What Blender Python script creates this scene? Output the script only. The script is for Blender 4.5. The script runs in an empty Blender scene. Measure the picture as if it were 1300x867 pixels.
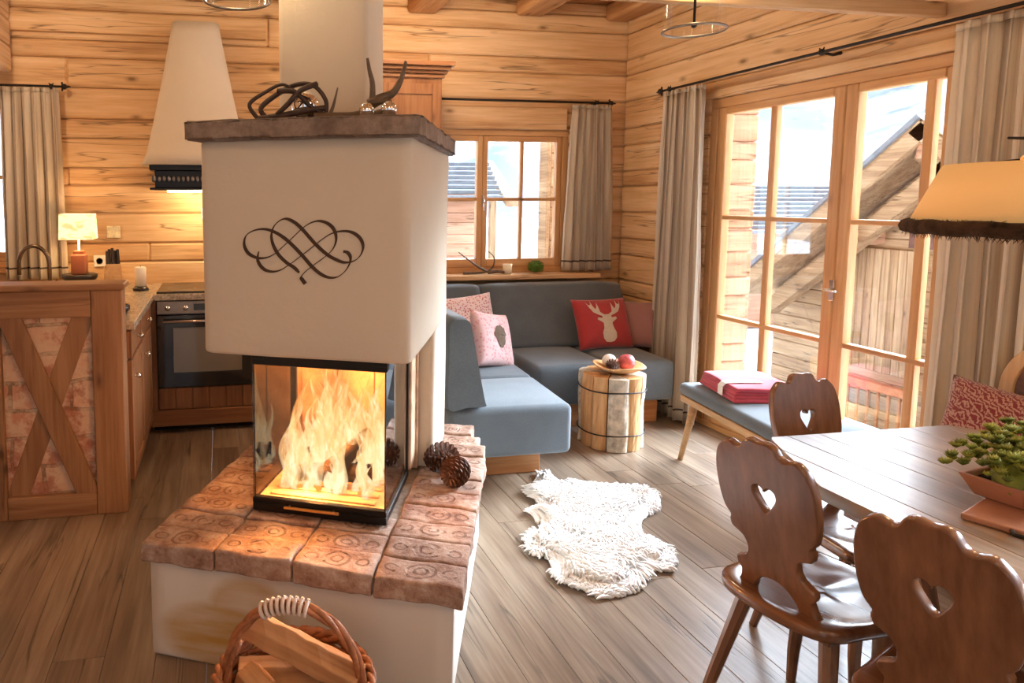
import bpy, bmesh, math, random
from mathutils import Vector, Matrix, Euler, noise as mnoise
random.seed(7)
S = bpy.context.scene
COL = S.collection
PI = math.pi
R = math.radians
V = Vector

# ------------------------------------------------------------------ node helpers
class NT:
    def __init__(s, name):
        s.m = bpy.data.materials.new(name); s.m.use_nodes = True
        s.t = s.m.node_tree; s.t.nodes.clear()
        s.out = s.t.nodes.new('ShaderNodeOutputMaterial')
    def n(s, typ, **k):
        nd = s.t.nodes.new('ShaderNode' + typ)
        for a, v in k.items():
            if a in nd.inputs: s.put(nd.inputs[a], v)
            else: setattr(nd, a, v)
        return nd
    def put(s, inp, v):
        if isinstance(v, bpy.types.NodeSocket): s.t.links.new(v, inp)
        else:
            if hasattr(inp.default_value, '__len__') and len(inp.default_value) == 4 and len(v) == 3: v = (*v, 1)
            inp.default_value = v
    def math(s, op, a, b=None, clamp=False):
        nd = s.t.nodes.new('ShaderNodeMath'); nd.operation = op; nd.use_clamp = clamp
        s.put(nd.inputs[0], a)
        if b is not None: s.put(nd.inputs[1], b)
        return nd.outputs[0]
    def vmath(s, op, a, b):
        nd = s.t.nodes.new('ShaderNodeVectorMath'); nd.operation = op
        s.put(nd.inputs[0], a); s.put(nd.inputs[1], b)
        return nd.outputs[0]
    def mix(s, f, a, b, mode='MIX'):
        nd = s.t.nodes.new('ShaderNodeMix'); nd.data_type = 'RGBA'; nd.blend_type = mode
        s.put(nd.inputs[0], f); s.put(nd.inputs[6], a); s.put(nd.inputs[7], b)
        return nd.outputs[2]
    def ramp(s, f, stops):
        nd = s.t.nodes.new('ShaderNodeValToRGB'); s.put(nd.inputs[0], f)
        e = nd.color_ramp.elements
        while len(e) > 1: e.remove(e[-1])
        for i, (p, c) in enumerate(stops):
            el = e[0] if i == 0 else e.new(p)
            el.position = p
            el.color = (*c, 1) if hasattr(c, '__len__') else (c, c, c, 1)
        return nd.outputs[0]
    def co(s, which='Object'): return s.n('TexCoord').outputs[which]
    def mapping(s, vec, scale=(1, 1, 1), loc=(0, 0, 0), rot=(0, 0, 0)):
        nd = s.n('Mapping'); s.put(nd.inputs['Vector'], vec)
        nd.inputs['Scale'].default_value = scale; nd.inputs['Location'].default_value = loc
        nd.inputs['Rotation'].default_value = rot
        return nd.outputs[0]
    def noise(s, vec, scale=5, detail=3, rough=.5, dist=0, out=0):
        nd = s.n('TexNoise'); s.put(nd.inputs['Vector'], vec)
        nd.inputs['Scale'].default_value = scale; nd.inputs['Detail'].default_value = detail
        nd.inputs['Roughness'].default_value = rough; nd.inputs['Distortion'].default_value = dist
        return nd.outputs[out]
    def bump(s, h, strength=.3, dist=.01):
        nd = s.n('Bump'); s.put(nd.inputs['Height'], h)
        nd.inputs['Strength'].default_value = strength; nd.inputs['Distance'].default_value = dist
        return nd.outputs[0]
    def bsdf(s, color, rough=.5, spec=.5, metal=0, normal=None, **k):
        p = s.n('BsdfPrincipled')
        s.put(p.inputs['Base Color'], color); s.put(p.inputs['Roughness'], rough)
        p.inputs['Specular IOR Level'].default_value = spec
        p.inputs['Metallic'].default_value = metal
        if normal is not None: s.put(p.inputs['Normal'], normal)
        for a, v in k.items(): s.put(p.inputs[a.replace('_', ' ')], v)
        s.t.links.new(p.outputs[0], s.out.inputs[0])
        return p

def wood(name, light, mid, dark, axis='X', rough=.5, spec=.4, knots=1.0, fine=1.0, var=.5, bump=.25, sc=1.0, flat=None, crack=0.0):
    """sawn timber: stretched grain along one axis, knots, per-board variation through the rnd attribute"""
    t = NT(name)
    rnd = t.n('Attribute', attribute_name='rnd').outputs['Fac']
    off = t.n('CombineXYZ', X=t.math('MULTIPLY', rnd, 31.7), Y=t.math('MULTIPLY', rnd, 17.3), Z=t.math('MULTIPLY', rnd, 23.9)).outputs[0]
    co = t.vmath('ADD', t.co(), off)
    ai = 'XYZ'.index(axis)
    def sv(a, b):
        v = [b * sc] * 3; v[ai] = a * sc; return tuple(v)
    wob = t.noise(t.mapping(co, sv(.8, 3)), 1, 2, out=1)
    co2 = t.vmath('ADD', co, t.vmath('MULTIPLY', t.vmath('SUBTRACT', wob, (.5, .5, .5)), (.05, .05, .05)))
    g1 = t.noise(t.mapping(co2, sv(.9, 9)), 1, 4, .6)
    g2 = t.noise(t.mapping(co2, sv(2.5, 60)), 1, 3, .6)
    g = t.math('ADD', t.math('MULTIPLY', g1, .65), t.math('MULTIPLY', g2, .35 * fine))
    c = t.ramp(g, [(.3, dark), (.47, mid), (.62, light)])
    tone = t.noise(t.n('CombineXYZ', X=t.math('MULTIPLY', rnd, 91.0), Y=rnd, Z=rnd).outputs[0], 3, 0)
    c = t.mix(t.math('MULTIPLY', t.math('SUBTRACT', tone, .35, True), 1.6 * var, True), c, t.mix(1, c, (.72, .58, .45), 'MULTIPLY'))
    hgt = g
    if crack:
        cn_ = t.noise(t.mapping(co2, sv(.55, 11)), 1, 3, .5)
        ln = t.math('MULTIPLY', t.ramp(t.math('ABSOLUTE', t.math('SUBTRACT', cn_, .5)), [(.0, 1.0), (.014, 0.0)]), t.ramp(t.noise(t.mapping(co, sv(1.1, 4)), 1, 1), [(.48, 0), (.56, 1.0)]))
        c = t.mix(t.math('MULTIPLY', ln, crack, True), c, tuple(x * .35 for x in dark)); hgt = t.math('SUBTRACT', g, t.math('MULTIPLY', ln, .6))
    if knots:
        vo = t.n('TexVoronoi', feature='F1'); t.put(vo.inputs['Vector'], t.mapping(co2, tuple(0 if flat and 'XYZ'[q] == flat else e for q, e in enumerate(sv(3.2, 7.5))))); vo.inputs['Scale'].default_value = 1
        keep = t.math('GREATER_THAN', t.n('SeparateColor', Color=vo.outputs['Color']).outputs[0], .42)
        k = t.math('MULTIPLY', t.ramp(vo.outputs['Distance'], [(.05, 1.0), (.10, .45), (.19, .0)]), keep)
        k = t.math('MULTIPLY', k, knots, True)
        c = t.mix(t.math('MULTIPLY', k, .9), c, tuple(x * .5 for x in dark))
    nrm = t.bump(hgt, bump, .004)
    t.bsdf(c, rough, spec, normal=nrm)
    return t.m

def plain(name, color, rough=.5, spec=.5, metal=0, nscale=0, namt=.15, bump=0, bdist=.003, **k):
    t = NT(name); c = color; nrm = None
    if nscale:
        f = t.noise(t.co(), nscale, 4, .6)
        c = t.mix(t.ramp(f, [(.3, 0), (.7, 1.0)]), tuple(x * (1 - namt) for x in color), tuple(min(1, x * (1 + namt)) for x in color))
        if bump: nrm = t.bump(f, bump, bdist)
    t.bsdf(c, rough, spec, metal, nrm, **k)
    return t.m

def emit(name, color, strength):
    t = NT(name); e = t.n('Emission', Color=color, Strength=strength)
    t.t.links.new(e.outputs[0], t.out.inputs[0]); return t.m

M = {}
M['pine_x'] = wood('pine_boards_x', (.79, .545, .315), (.66, .41, .205), (.42, .215, .085), 'X', .6, .3, 1.0, flat='Y', crack=.8)
M['pine_y'] = wood('pine_boards_y', (.81, .57, .335), (.69, .44, .225), (.44, .23, .10), 'Y', .6, .3, 1.0, flat='X', crack=.8)
M['frame'] = wood('window_pine', (.66, .38, .17), (.55, .29, .115), (.38, .18, .065), 'Z', .45, .4, .4, var=.1)
M['frame_h'] = wood('window_pine_rail', (.66, .38, .17), (.55, .29, .115), (.38, .18, .065), 'Y', .45, .4, .3, var=.1)
M['frame_x'] = wood('window_pine_rail_x', (.66, .38, .17), (.55, .29, .115), (.38, .18, .065), 'X', .45, .4, .3, var=.1)
M['beam'] = wood('beam_pine', (.62, .36, .17), (.48, .25, .10), (.28, .13, .05), 'Y', .6, .3, .8)
M['floor'] = wood('oak_floor', (.35, .27, .195), (.23, .165, .115), (.11, .072, .048), 'Y', .30, .6, .35, var=.6, bump=.18, fine=1.0, flat='Z', crack=.7)
M['kitchen'] = wood('kitchen_pine', (.36, .17, .075), (.28, .12, .048), (.16, .06, .022), 'Z', .4, .4, .6, var=.3)
M['kitchen_x'] = wood('kitchen_pine_rail', (.36, .17, .075), (.28, .12, .048), (.16, .06, .022), 'X', .4, .4, .6, var=.3)
M['island'] = wood('island_timber', (.37, .21, .11), (.28, .145, .07), (.16, .07, .03), 'Z', .5, .35, 1.0, var=.3, flat='Y', crack=.5)
M['island_x'] = wood('island_timber_rail', (.37, .21, .11), (.28, .145, .07), (.16, .07, .03), 'X', .5, .35, 1.0, var=.3, flat='Y', crack=.5)
M['chair'] = wood('walnut_stained', (.24, .11, .055), (.16, .07, .034), (.09, .036, .018), 'Z', .2, .7, .0, var=0, bump=.08, sc=.8)
M['seat'] = wood('walnut_stained_seat', (.24, .11, .055), (.16, .07, .034), (.09, .036, .018), 'X', .16, .9, .0, var=0, bump=.05, sc=.8)
M['table'] = wood('weathered_table', (.36, .27, .20), (.25, .175, .12), (.13, .085, .055), 'X', .3, .6, .3, var=.4, bump=.3)
M['benchwood'] = wood('bench_oak', (.62, .40, .21), (.5, .29, .13), (.34, .17, .07), 'Y', .45, .4, 0, var=0)
M['firewood'] = wood('split_firewood', (.62, .36, .17), (.48, .25, .11), (.30, .13, .05), 'X', .7, .2, 0, var=.2, bump=.5)
M['stump'] = wood('stump_wood', (.80, .52, .26), (.68, .38, .16), (.42, .2, .08), 'Z', .6, .3, .7, var=.6, bump=.5)
M['ext_wood'] = wood('weathered_larch', (.54, .37, .22), (.38, .24, .135), (.20, .11, .06), 'Y', .8, .2, 1.0, var=.8, flat='X', crack=1.0)
M['ext_wood_x'] = wood('weathered_larch_x', (.62, .36, .24), (.50, .27, .17), (.33, .17, .10), 'X', .8, .2, 1.0, var=.6, flat='Y', crack=1.0)
M['ext_wood_z'] = wood('weathered_larch_z', (.54, .37, .22), (.38, .24, .135), (.20, .11, .06), 'Z', .8, .2, 1.0, var=.8)
M['plinth'] = wood('sofa_plinth', (.52, .24, .09), (.42, .17, .06), (.28, .10, .035), 'X', .5, .3, .6, var=.1)

def plaster(name, base, basket_shadow=False):
    t = NT(name)
    co = t.co()
    a = t.noise(co, 2.2, 4, .6); b = t.noise(co, 26, 4, .65)
    c = t.mix(t.ramp(a, [(.3, 0), (.75, 1.0)]), tuple(x * .93 for x in base), base)
    if basket_shadow:   # soft shadow ghost of the basket, painted in ochre into the front face colour
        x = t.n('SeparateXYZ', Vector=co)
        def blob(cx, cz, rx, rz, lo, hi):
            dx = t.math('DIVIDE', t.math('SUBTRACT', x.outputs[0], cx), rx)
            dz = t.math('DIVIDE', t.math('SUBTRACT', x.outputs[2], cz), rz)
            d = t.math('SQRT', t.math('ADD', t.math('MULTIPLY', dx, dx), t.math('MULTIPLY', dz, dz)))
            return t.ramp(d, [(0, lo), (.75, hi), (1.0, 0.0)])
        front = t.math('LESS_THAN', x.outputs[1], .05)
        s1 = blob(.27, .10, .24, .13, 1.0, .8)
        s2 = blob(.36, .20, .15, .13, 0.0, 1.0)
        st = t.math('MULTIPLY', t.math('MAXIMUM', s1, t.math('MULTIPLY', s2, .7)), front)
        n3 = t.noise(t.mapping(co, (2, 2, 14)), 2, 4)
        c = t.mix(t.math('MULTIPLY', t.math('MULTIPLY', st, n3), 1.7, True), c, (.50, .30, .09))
    t.bsdf(c, .85, .2, normal=t.bump(t.math('ADD', t.math('MULTIPLY', a, .6), t.math('MULTIPLY', b, .25)), .5, .012))
    return t.m
M['plaster'] = plaster('limewash_plaster', (.67, .575, .45))
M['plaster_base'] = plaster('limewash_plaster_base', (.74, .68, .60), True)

def stone(name, c1, c2, c3, stamped=False):
    t = NT(name); co = t.co()
    a = t.noise(co, 9, 6, .7); b = t.noise(co, 45, 5, .7)
    rnd = t.n('Attribute', attribute_name='rnd').outputs['Fac']
    f = t.math('ADD', t.math('MULTIPLY', a, .7), t.math('MULTIPLY', b, .3))
    c = t.ramp(f, [(.35, c1), (.5, c2), (.68, c3)])
    c = t.mix(t.math('MULTIPLY', rnd, .35), c, t.mix(1, c, (.75, .62, .55), 'MULTIPLY'))
    h = f
    if stamped:
        u = t.n('SeparateXYZ', Vector=t.co('UV'))
        tot = None
        for cx, r, w in ((.17, .10, .03), (.5, .2, .035), (.5, .09, .03), (.83, .10, .03)):
            dx = t.math('MULTIPLY', t.math('SUBTRACT', u.outputs[0], cx), 1.9)
            dy = t.math('SUBTRACT', u.outputs[1], .5)
            d = t.math('SQRT', t.math('ADD', t.math('MULTIPLY', dx, dx), t.math('MULTIPLY', dy, dy)))
            d = t.math('ADD', d, t.math('MULTIPLY', t.math('SUBTRACT', a, .5), .12))
            ring = t.math('LESS_THAN', t.math('ABSOLUTE', t.math('SUBTRACT', d, r * 1.5)), w)
            tot = ring if tot is None else t.math('MAXIMUM', tot, ring)
        on = t.math('MULTIPLY', tot, t.math('GREATER_THAN', u.outputs[0], .001))
        on = t.math('MULTIPLY', on, t.ramp(t.noise(co, 14, 2), [(.40, 0), (.5, 1.0)]))
        c = t.mix(t.math('MULTIPLY', on, .6), c, tuple(x * .6 for x in c1))
        h = t.math('SUBTRACT', f, t.math('MULTIPLY', on, .7))
    t.bsdf(c, .75, .35, normal=t.bump(h, .9, .012))
    return t.m
M['brick'] = stone('antique_brick', (.19, .085, .055), (.40, .26, .19), (.62, .52, .44), True)
M['mortar'] = plain('mortar', (.42, .33, .26), .9, .2, nscale=30, namt=.3, bump=.5)
M['mantel'] = stone('mantel_stone', (.13, .085, .06), (.23, .165, .125), (.36, .28, .22))

def linen(name, ax):
    t = NT(name); u = t.n('SeparateXYZ', Vector=t.co('UV'))
    x = u.outputs[0]
    s1 = t.noise(t.n('CombineXYZ', X=t.math('MULTIPLY', x, 11), Y=0.0, Z=float(ax)).outputs[0], 1, 2, .7)
    s2 = t.noise(t.n('CombineXYZ', X=t.math('MULTIPLY', x, 60), Y=0.0, Z=float(ax)).outputs[0], 1, 2, .7)
    c = t.ramp(t.math('ADD', t.math('MULTIPLY', s1, .7), t.math('MULTIPLY', s2, .3)),
               [(.38, (.42, .33, .25)), (.45, (.68, .57, .45)), (.5, (.80, .71, .58)), (.62, (.88, .82, .72))])
    band = t.math('LESS_THAN', t.math('ABSOLUTE', t.math('SUBTRACT', u.outputs[1], .075)), .006)
    c = t.mix(t.math('MULTIPLY', band, .9), c, (.05, .035, .03))
    nz = t.noise(t.co(), 220, 2)
    p = t.bsdf(c, .9, .1, normal=t.bump(nz, .15, .001))
    tr = t.n('BsdfTranslucent'); t.put(tr.inputs[0], c)
    mx = t.n('MixShader'); mx.inputs[0].default_value = .42
    t.t.links.new(p.outputs[0], mx.inputs[1]); t.t.links.new(tr.outputs[0], mx.inputs[2])
    t.t.links.new(mx.outputs[0], t.out.inputs[0])
    return t.m
for k in range(4): M['linen%d' % k] = linen('striped_linen_%s' % 'abcd'[k], k * 3.1)

def fabric(name, c1, c2, sc=160, rough=.9, sheen=.3):
    t = NT(name); co = t.co()
    a = t.noise(co, sc, 3, .7); b = t.noise(co, 6, 3)
    c = t.mix(t.math('ADD', t.math('MULTIPLY', a, .6), t.math('MULTIPLY', b, .4)), c1, c2)
    t.bsdf(c, rough, .15, normal=t.bump(a, .25, .002), Sheen_Weight=sheen)
    return t.m
M['sofa'] = fabric('slate_blue_cloth', (.045, .062, .075), (.18, .21, .235))
M['benchpad'] = fabric('grey_wool_pad', (.05, .065, .075), (.16, .19, .21))
M['blanket'] = fabric('raspberry_wool', (.38, .03, .055), (.60, .10, .13), 90)
M['red'] = fabric('red_cloth', (.30, .02, .022), (.47, .06, .055), 120)
M['rose'] = fabric('dusty_rose_cloth', (.26, .13, .11), (.42, .20, .17), 120)
M['motif'] = fabric('beige_felt', (.48, .38, .27), (.68, .56, .43), 60)
M['conefelt'] = fabric('brown_felt', (.07, .045, .03), (.22, .15, .10), 50)
def patterned(name, c1, c2, scale, mode):
    t = NT(name); co = t.co()
    if mode == 'lace':
        v = t.n('TexVoronoi', feature='F1'); t.put(v.inputs['Vector'], co); v.inputs['Scale'].default_value = scale
        f = t.ramp(v.outputs['Distance'], [(.25, 0), (.45, 1.0)])
    else:
        w = t.n('TexWave', wave_type='RINGS', rings_direction='SPHERICAL'); t.put(w.inputs['Vector'], t.vmath('FRACTION', t.mapping(co, (scale,) * 3), (0, 0, 0)))
        w.inputs['Scale'].default_value = 1.2; w.inputs['Distortion'].default_value = 7; w.inputs['Detail'].default_value = 2; w.inputs['Detail Scale'].default_value = 2.5
        f = t.ramp(w.outputs[0], [(.4, 0), (.6, 1.0)])
    c = t.mix(f, c1, c2)
    t.bsdf(c, .85, .15, normal=t.bump(t.noise(co, 200, 2), .2, .002), Sheen_Weight=.2)
    return t.m
M['lace'] = patterned('pink_lace', (.52, .13, .14), (.80, .62, .58), 70, 'lace')
M['pinkcloth'] = patterned('pale_pink_cloth', (.66, .32, .32), (.76, .50, .48), 45, 'lace')
M['damask'] = patterned('maroon_damask', (.20, .035, .04), (.42, .24, .19), 22, 'damask')

M['iron'] = plain('wrought_iron', (.022, .018, .016), .45, .5, .6)
M['blacksteel'] = plain('black_steel', (.02, .018, .017), .3, .5, .7)
M['chrome'] = plain('chrome', (.75, .74, .72), .15, .5, 1)
M['bronze'] = plain('bronze_tap', (.22, .16, .11), .25, .5, 1)
M['steel'] = plain('brushed_steel', (.30, .26, .22), .35, .5, .9, nscale=60, namt=.1)
M['ovenblack'] = plain('oven_black_glass', (.012, .012, .013), .08, .8)
M['soap'] = plain('charred', (.03, .02, .015), .9, .1, nscale=30, namt=.5, bump=.8)
M['granite'] = plain('granite_worktop', (.42, .33, .23), .2, .6, nscale=70, namt=.5)
M['wool'] = plain('sheepskin_wool', (.93, .91, .87), .95, .05, nscale=5, namt=.06)
M['twig'] = plain('dark_twig', (.055, .028, .018), .5, .4, nscale=40, namt=.4, bump=.6)
M['antler'] = plain('antler_horn', (.13, .085, .05), .45, .4, nscale=25, namt=.35, bump=.4)
M['cone'] = plain('pine_cone_scales', (.13, .055, .03), .5, .4, nscale=30, namt=.5)
M['wicker'] = plain('wicker_cane', (.36, .13, .05), .4, .4, nscale=40, namt=.4, bump=.3)
M['handlewrap'] = plain('pale_cane', (.72, .58, .48), .4, .4, nscale=40, namt=.2)
M['bark'] = plain('grey_brown_bark', (.20, .13, .08), .9, .1, nscale=26, namt=.5, bump=.9, bdist=.01)
M['birch'] = plain('birch_bark', (.62, .54, .42), .7, .2, nscale=18, namt=.45, bump=.6)
M['scroll'] = plain('scroll_paint', (.075, .042, .025), .7, .2)
M['white'] = plain('white_ceramic', (.85, .83, .78), .35, .5)
M['plastic'] = plain('socket_plastic', (.80, .76, .70), .35, .5)
M['green'] = plain('moss_green', (.11, .20, .03), .8, .2, nscale=60, namt=.5, bump=.6)
M['leaf'] = plain('succulent_leaf', (.20, .25, .035), .55, .4, nscale=14, namt=.5)
M['leaf2'] = plain('succulent_leaf_light', (.36, .38, .06), .55, .4, nscale=14, namt=.4)
M['tray'] = plain('rosy_wood_tray', (.45, .22, .14), .35, .5, nscale=12, namt=.12)
M['snow'] = plain('snow', (.90, .92, .95), .8, .2, nscale=1.5, namt=.04, bump=.3, bdist=.1)
M['slate'] = plain('snow_dusted_slate', (.22, .23, .25), .8, .2, nscale=8, namt=.2)
M['gold'] = plain('brass', (.7, .45, .18), .3, .5, .9)
M['copper'] = plain('copper_clay', (.45, .15, .07), .45, .5)
M['darkglaze'] = plain('dark_glaze', (.03, .018, .014), .3, .5)
M['fur'] = plain('brown_fur_trim', (.055, .032, .02), .9, .1, nscale=30, namt=.6, bump=.8, bdist=.01)
M['candle'] = plain('candle_wax', (.88, .80, .66), .5, .3, Subsurface_Weight=.2)
M['fruit'] = plain('pink_bauble', (.55, .10, .10), .25, .5, nscale=14, namt=.5)
M['brass_glass'] = plain('mirror_glass', (.85, .86, .88), .05, .5, 1)
M['redwall'] = plain('painted_shutter', (.17, .08, .06), .7, .2, nscale=10, namt=.2)
M['mount'] = None
def mountain():
    t = NT('snowy_mountain'); co = t.co()
    a = t.noise(t.mapping(co, (.05, .05, .09)), 1, 6, .65)
    c = t.ramp(a, [(.40, (.52, .54, .58)), (.53, (.40, .43, .50)), (.58, (.20, .23, .30))])
    t.bsdf(c, .9, .1); return t.m
M['mount'] = mountain()
def glass(name, tint=(1, 1, 1), amount=.5):
    t = NT(name)
    tr = t.n('BsdfTransparent', Color=tint); gl = t.n('BsdfGlossy', Color=(1, 1, 1), Roughness=.02)
    fr = t.n('Fresnel', IOR=1.45)
    mx = t.n('MixShader', Fac=t.math('MULTIPLY', fr.outputs[0], amount))
    t.t.links.new(tr.outputs[0], mx.inputs[1]); t.t.links.new(gl.outputs[0], mx.inputs[2])
    t.t.links.new(mx.outputs[0], t.out.inputs[0]); return t.m
M['glass'] = glass('window_glass', (.98, .99, .99), .25)
M['fireglass'] = glass('stove_glass', (.97, .93, .88), 1.3)
def brickwall():
    t = NT('washed_brick_infill'); co = t.co()
    x = t.n('SeparateXYZ', Vector=co)
    v = t.n('CombineXYZ', X=x.outputs[0], Y=x.outputs[2], Z=0.0).outputs[0]
    v = t.vmath('ADD', v, t.vmath('MULTIPLY', t.noise(co, 6, 3, out=1), (.05, .05, 0)))
    b = t.n('TexBrick'); t.put(b.inputs['Vector'], v)
    b.inputs['Scale'].default_value = 1; b.inputs['Brick Width'].default_value = .27; b.inputs['Row Height'].default_value = .135
    b.inputs['Mortar Size'].default_value = .01; b.inputs['Mortar Smooth'].default_value = .3
    b.inputs['Color1'].default_value = (.50, .25, .17, 1); b.inputs['Color2'].default_value = (.58, .38, .27, 1); b.inputs['Mortar'].default_value = (.24, .16, .10, 1)
    w = t.ramp(t.noise(co, 16, 5, .7), [(.40, 0), (.58, 1.0)])
    c = t.mix(t.math('MULTIPLY', w, .75), b.outputs[0], (.62, .48, .36))
    c = t.mix(t.ramp(t.noise(co, 9, 4, .7), [(.5, 0), (.62, .7)]), c, (.33, .10, .06))
    t.bsdf(c, .85, .2, normal=t.bump(t.math('ADD', t.math('MULTIPLY', b.outputs[1], -.8), t.noise(co, 30, 4)), .7, .01))
    return t.m
M['brickwall'] = brickwall()
def shade(name, col, st, drawn=False):
    t = NT(name); co = t.co()
    c = col
    if drawn:
        c = t.mix(t.ramp(t.noise(t.mapping(co, (9, 9, 16)), 1, 3, .6), [(.52, 0), (.58, .8)]), col, (.75, .42, .16))
    e = t.n('Emission', Color=c, Strength=st); p = t.bsdf(c, .8, .2)
    a = t.n('AddShader'); t.t.links.new(e.outputs[0], a.inputs[0]); t.t.links.new(p.outputs[0], a.inputs[1])
    t.t.links.new(a.outputs[0], t.out.inputs[0]); return t.m
M['shade'] = shade('dining_lamp_linen', (.80, .50, .20), .22)
M['tableshade'] = shade('table_lamp_linen', (1.0, .80, .45), 1.1, True)
def flame():
    t = NT('flame'); co = t.co()
    z = t.n('SeparateXYZ', Vector=co).outputs[2]
    wv = t.vmath('ADD', co, t.vmath('MULTIPLY', t.noise(co, 9, 2, out=1), (.05, .05, .02)))
    st_ = t.noise(t.mapping(wv, (34, 34, 7)), 1, 4, .65)
    h = t.math('DIVIDE', t.math('SUBTRACT', z, .45), .50)
    f = t.math('ADD', t.math('MULTIPLY', t.math('SUBTRACT', 1.0, h), .30), t.math('MULTIPLY', st_, 1.0))
    c = t.ramp(f, [(.36, (.80, .13, .015)), (.52, (1.0, .34, .07)), (.68, (1.0, .60, .24)), (.84, (1.0, .86, .58))])
    lw = t.n('LayerWeight', Blend=.30)
    al = t.math('MULTIPLY', t.math('POWER', t.math('SUBTRACT', 1.0, lw.outputs['Facing']), 1.6), t.ramp(f, [(.42, .02), (.60, .30), (.80, .62)]), True)
    e = t.n('Emission', Color=c, Strength=1.5); tr = t.n('BsdfTransparent')
    mx = t.n('MixShader', Fac=al)
    t.t.links.new(tr.outputs[0], mx.inputs[1]); t.t.links.new(e.outputs[0], mx.inputs[2])
    t.t.links.new(mx.outputs[0], t.out.inputs[0]); return t.m
M['flame'] = flame()
M['ember'] = emit('glowing_ember', (1, .30, .06), 1.6)
M['chamotte'] = plain('firebrick_lining', (.62, .42, .28), .9, .1, nscale=12, namt=.3, bump=.4)

# ------------------------------------------------------------------ mesh helpers
def new(): return bmesh.new()
def rl(bm): return bm.faces.layers.float.get('rnd') or bm.faces.layers.float.new('rnd')
def merge(dst, src, mat=None, rnd=None):
    """append src into dst with a transform and a per-piece random value"""
    if mat is not None: bmesh.ops.transform(src, matrix=mat, verts=src.verts)
    lay = rl(dst); su = src.loops.layers.uv.active
    du = None
    if su: du = dst.loops.layers.uv.active or dst.loops.layers.uv.new('UVMap')
    mp = {v: dst.verts.new(v.co) for v in src.verts}
    r = random.random() if rnd is None else rnd
    for f in src.faces:
        try: nf = dst.faces.new([mp[v] for v in f.verts])
        except ValueError: continue
        nf.smooth = f.smooth; nf[lay] = r
        if su:
            for a, b in zip(nf.loops, f.loops): a[du].uv = b[su].uv
    src.free()
def box(bm, x0, x1, y0, y1, z0, z1, bev=.003, seg=1, mat=None, rnd=None, smooth=False):
    t = bmesh.new()
    bmesh.ops.create_cube(t, size=1, matrix=Matrix.Translation(((x0 + x1) / 2, (y0 + y1) / 2, (z0 + z1) / 2)) @ Matrix.Diagonal((abs(x1 - x0), abs(y1 - y0), abs(z1 - z0), 1)))
    if bev: bmesh.ops.bevel(t, geom=t.edges[:], offset=min(bev, abs(x1 - x0) * .45, abs(y1 - y0) * .45, abs(z1 - z0) * .45), segments=seg, affect='EDGES', profile=.5)
    if smooth:
        for f in t.faces: f.smooth = True
    merge(bm, t, mat, rnd)
def tube(bm, pts, rad, n=8, caps=True, rnd=None, flat=1.0):
    pts = [V(p) for p in pts]; k = len(pts)
    rad = rad if hasattr(rad, '__len__') else [rad] * k
    lay = rl(bm); r = random.random() if rnd is None else rnd
    rings = []; prev = None
    for i, p in enumerate(pts):
        d = (pts[min(i + 1, k - 1)] - pts[max(i - 1, 0)]).normalized()
        if prev is None:
            a = d.orthogonal().normalized()
        else:
            a = (prev - d * prev.dot(d))
            a = a.normalized() if a.length > 1e-6 else d.orthogonal().normalized()
        prev = a; b = d.cross(a)
        rings.append([bm.verts.new(p + (a * math.cos(2 * PI * j / n) + b * math.sin(2 * PI * j / n) * flat) * rad[i]) for j in range(n)])
    for i in range(k - 1):
        for j in range(n):
            f = bm.faces.new([rings[i][j], rings[i][(j + 1) % n], rings[i + 1][(j + 1) % n], rings[i + 1][j]]); f.smooth = True; f[lay] = r
    if caps:
        for rg, rev in ((rings[0], True), (rings[-1], False)):
            f = bm.faces.new(rg[::-1] if rev else rg); f[lay] = r
def lathe(bm, prof, n=24, c=(0, 0, 0), rnd=None, sx=1, sy=1):
    lay = rl(bm); r_ = random.random() if rnd is None else rnd
    rings = []
    for r, z in prof:
        if r < 1e-5: rings.append([bm.verts.new((c[0], c[1], c[2] + z))])
        else: rings.append([bm.verts.new((c[0] + r * sx * math.cos(2 * PI * j / n), c[1] + r * sy * math.sin(2 * PI * j / n), c[2] + z)) for j in range(n)])
    for a, b in zip(rings, rings[1:]):
        for j in range(n):
            q = []
            for ring, jj in ((a, j), (a, (j + 1) % n), (b, (j + 1) % n), (b, j)):
                v = ring[jj if len(ring) > 1 else 0]
                if v not in q: q.append(v)
            if len(q) > 2:
                f = bm.faces.new(q); f.smooth = True; f[lay] = r_
def loft(bm, loops, close=True, capa=True, capb=True, smooth=True, rnd=None):
    lay = rl(bm); r = random.random() if rnd is None else rnd
    rs = [[bm.verts.new(p) for p in l] for l in loops]
    n = len(rs[0])
    for a, b in zip(rs, rs[1:]):
        for j in range(n if close else n - 1):
            f = bm.faces.new([a[j], a[(j + 1) % n], b[(j + 1) % n], b[j]]); f.smooth = smooth; f[lay] = r
    if capa: f = bm.faces.new(rs[0][::-1]); f[lay] = r
    if capb: f = bm.faces.new(rs[-1]); f[lay] = r
def sphere(bm, c, r, u=20, v=12, s=(1, 1, 1), rnd=None):
    t = bmesh.new()
    bmesh.ops.create_uvsphere(t, u_segments=u, v_segments=v, radius=r)
    for f in t.faces: f.smooth = True
    merge(bm, t, Matrix.Translation(c) @ Matrix.Diagonal((*s, 1)), rnd)
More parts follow.
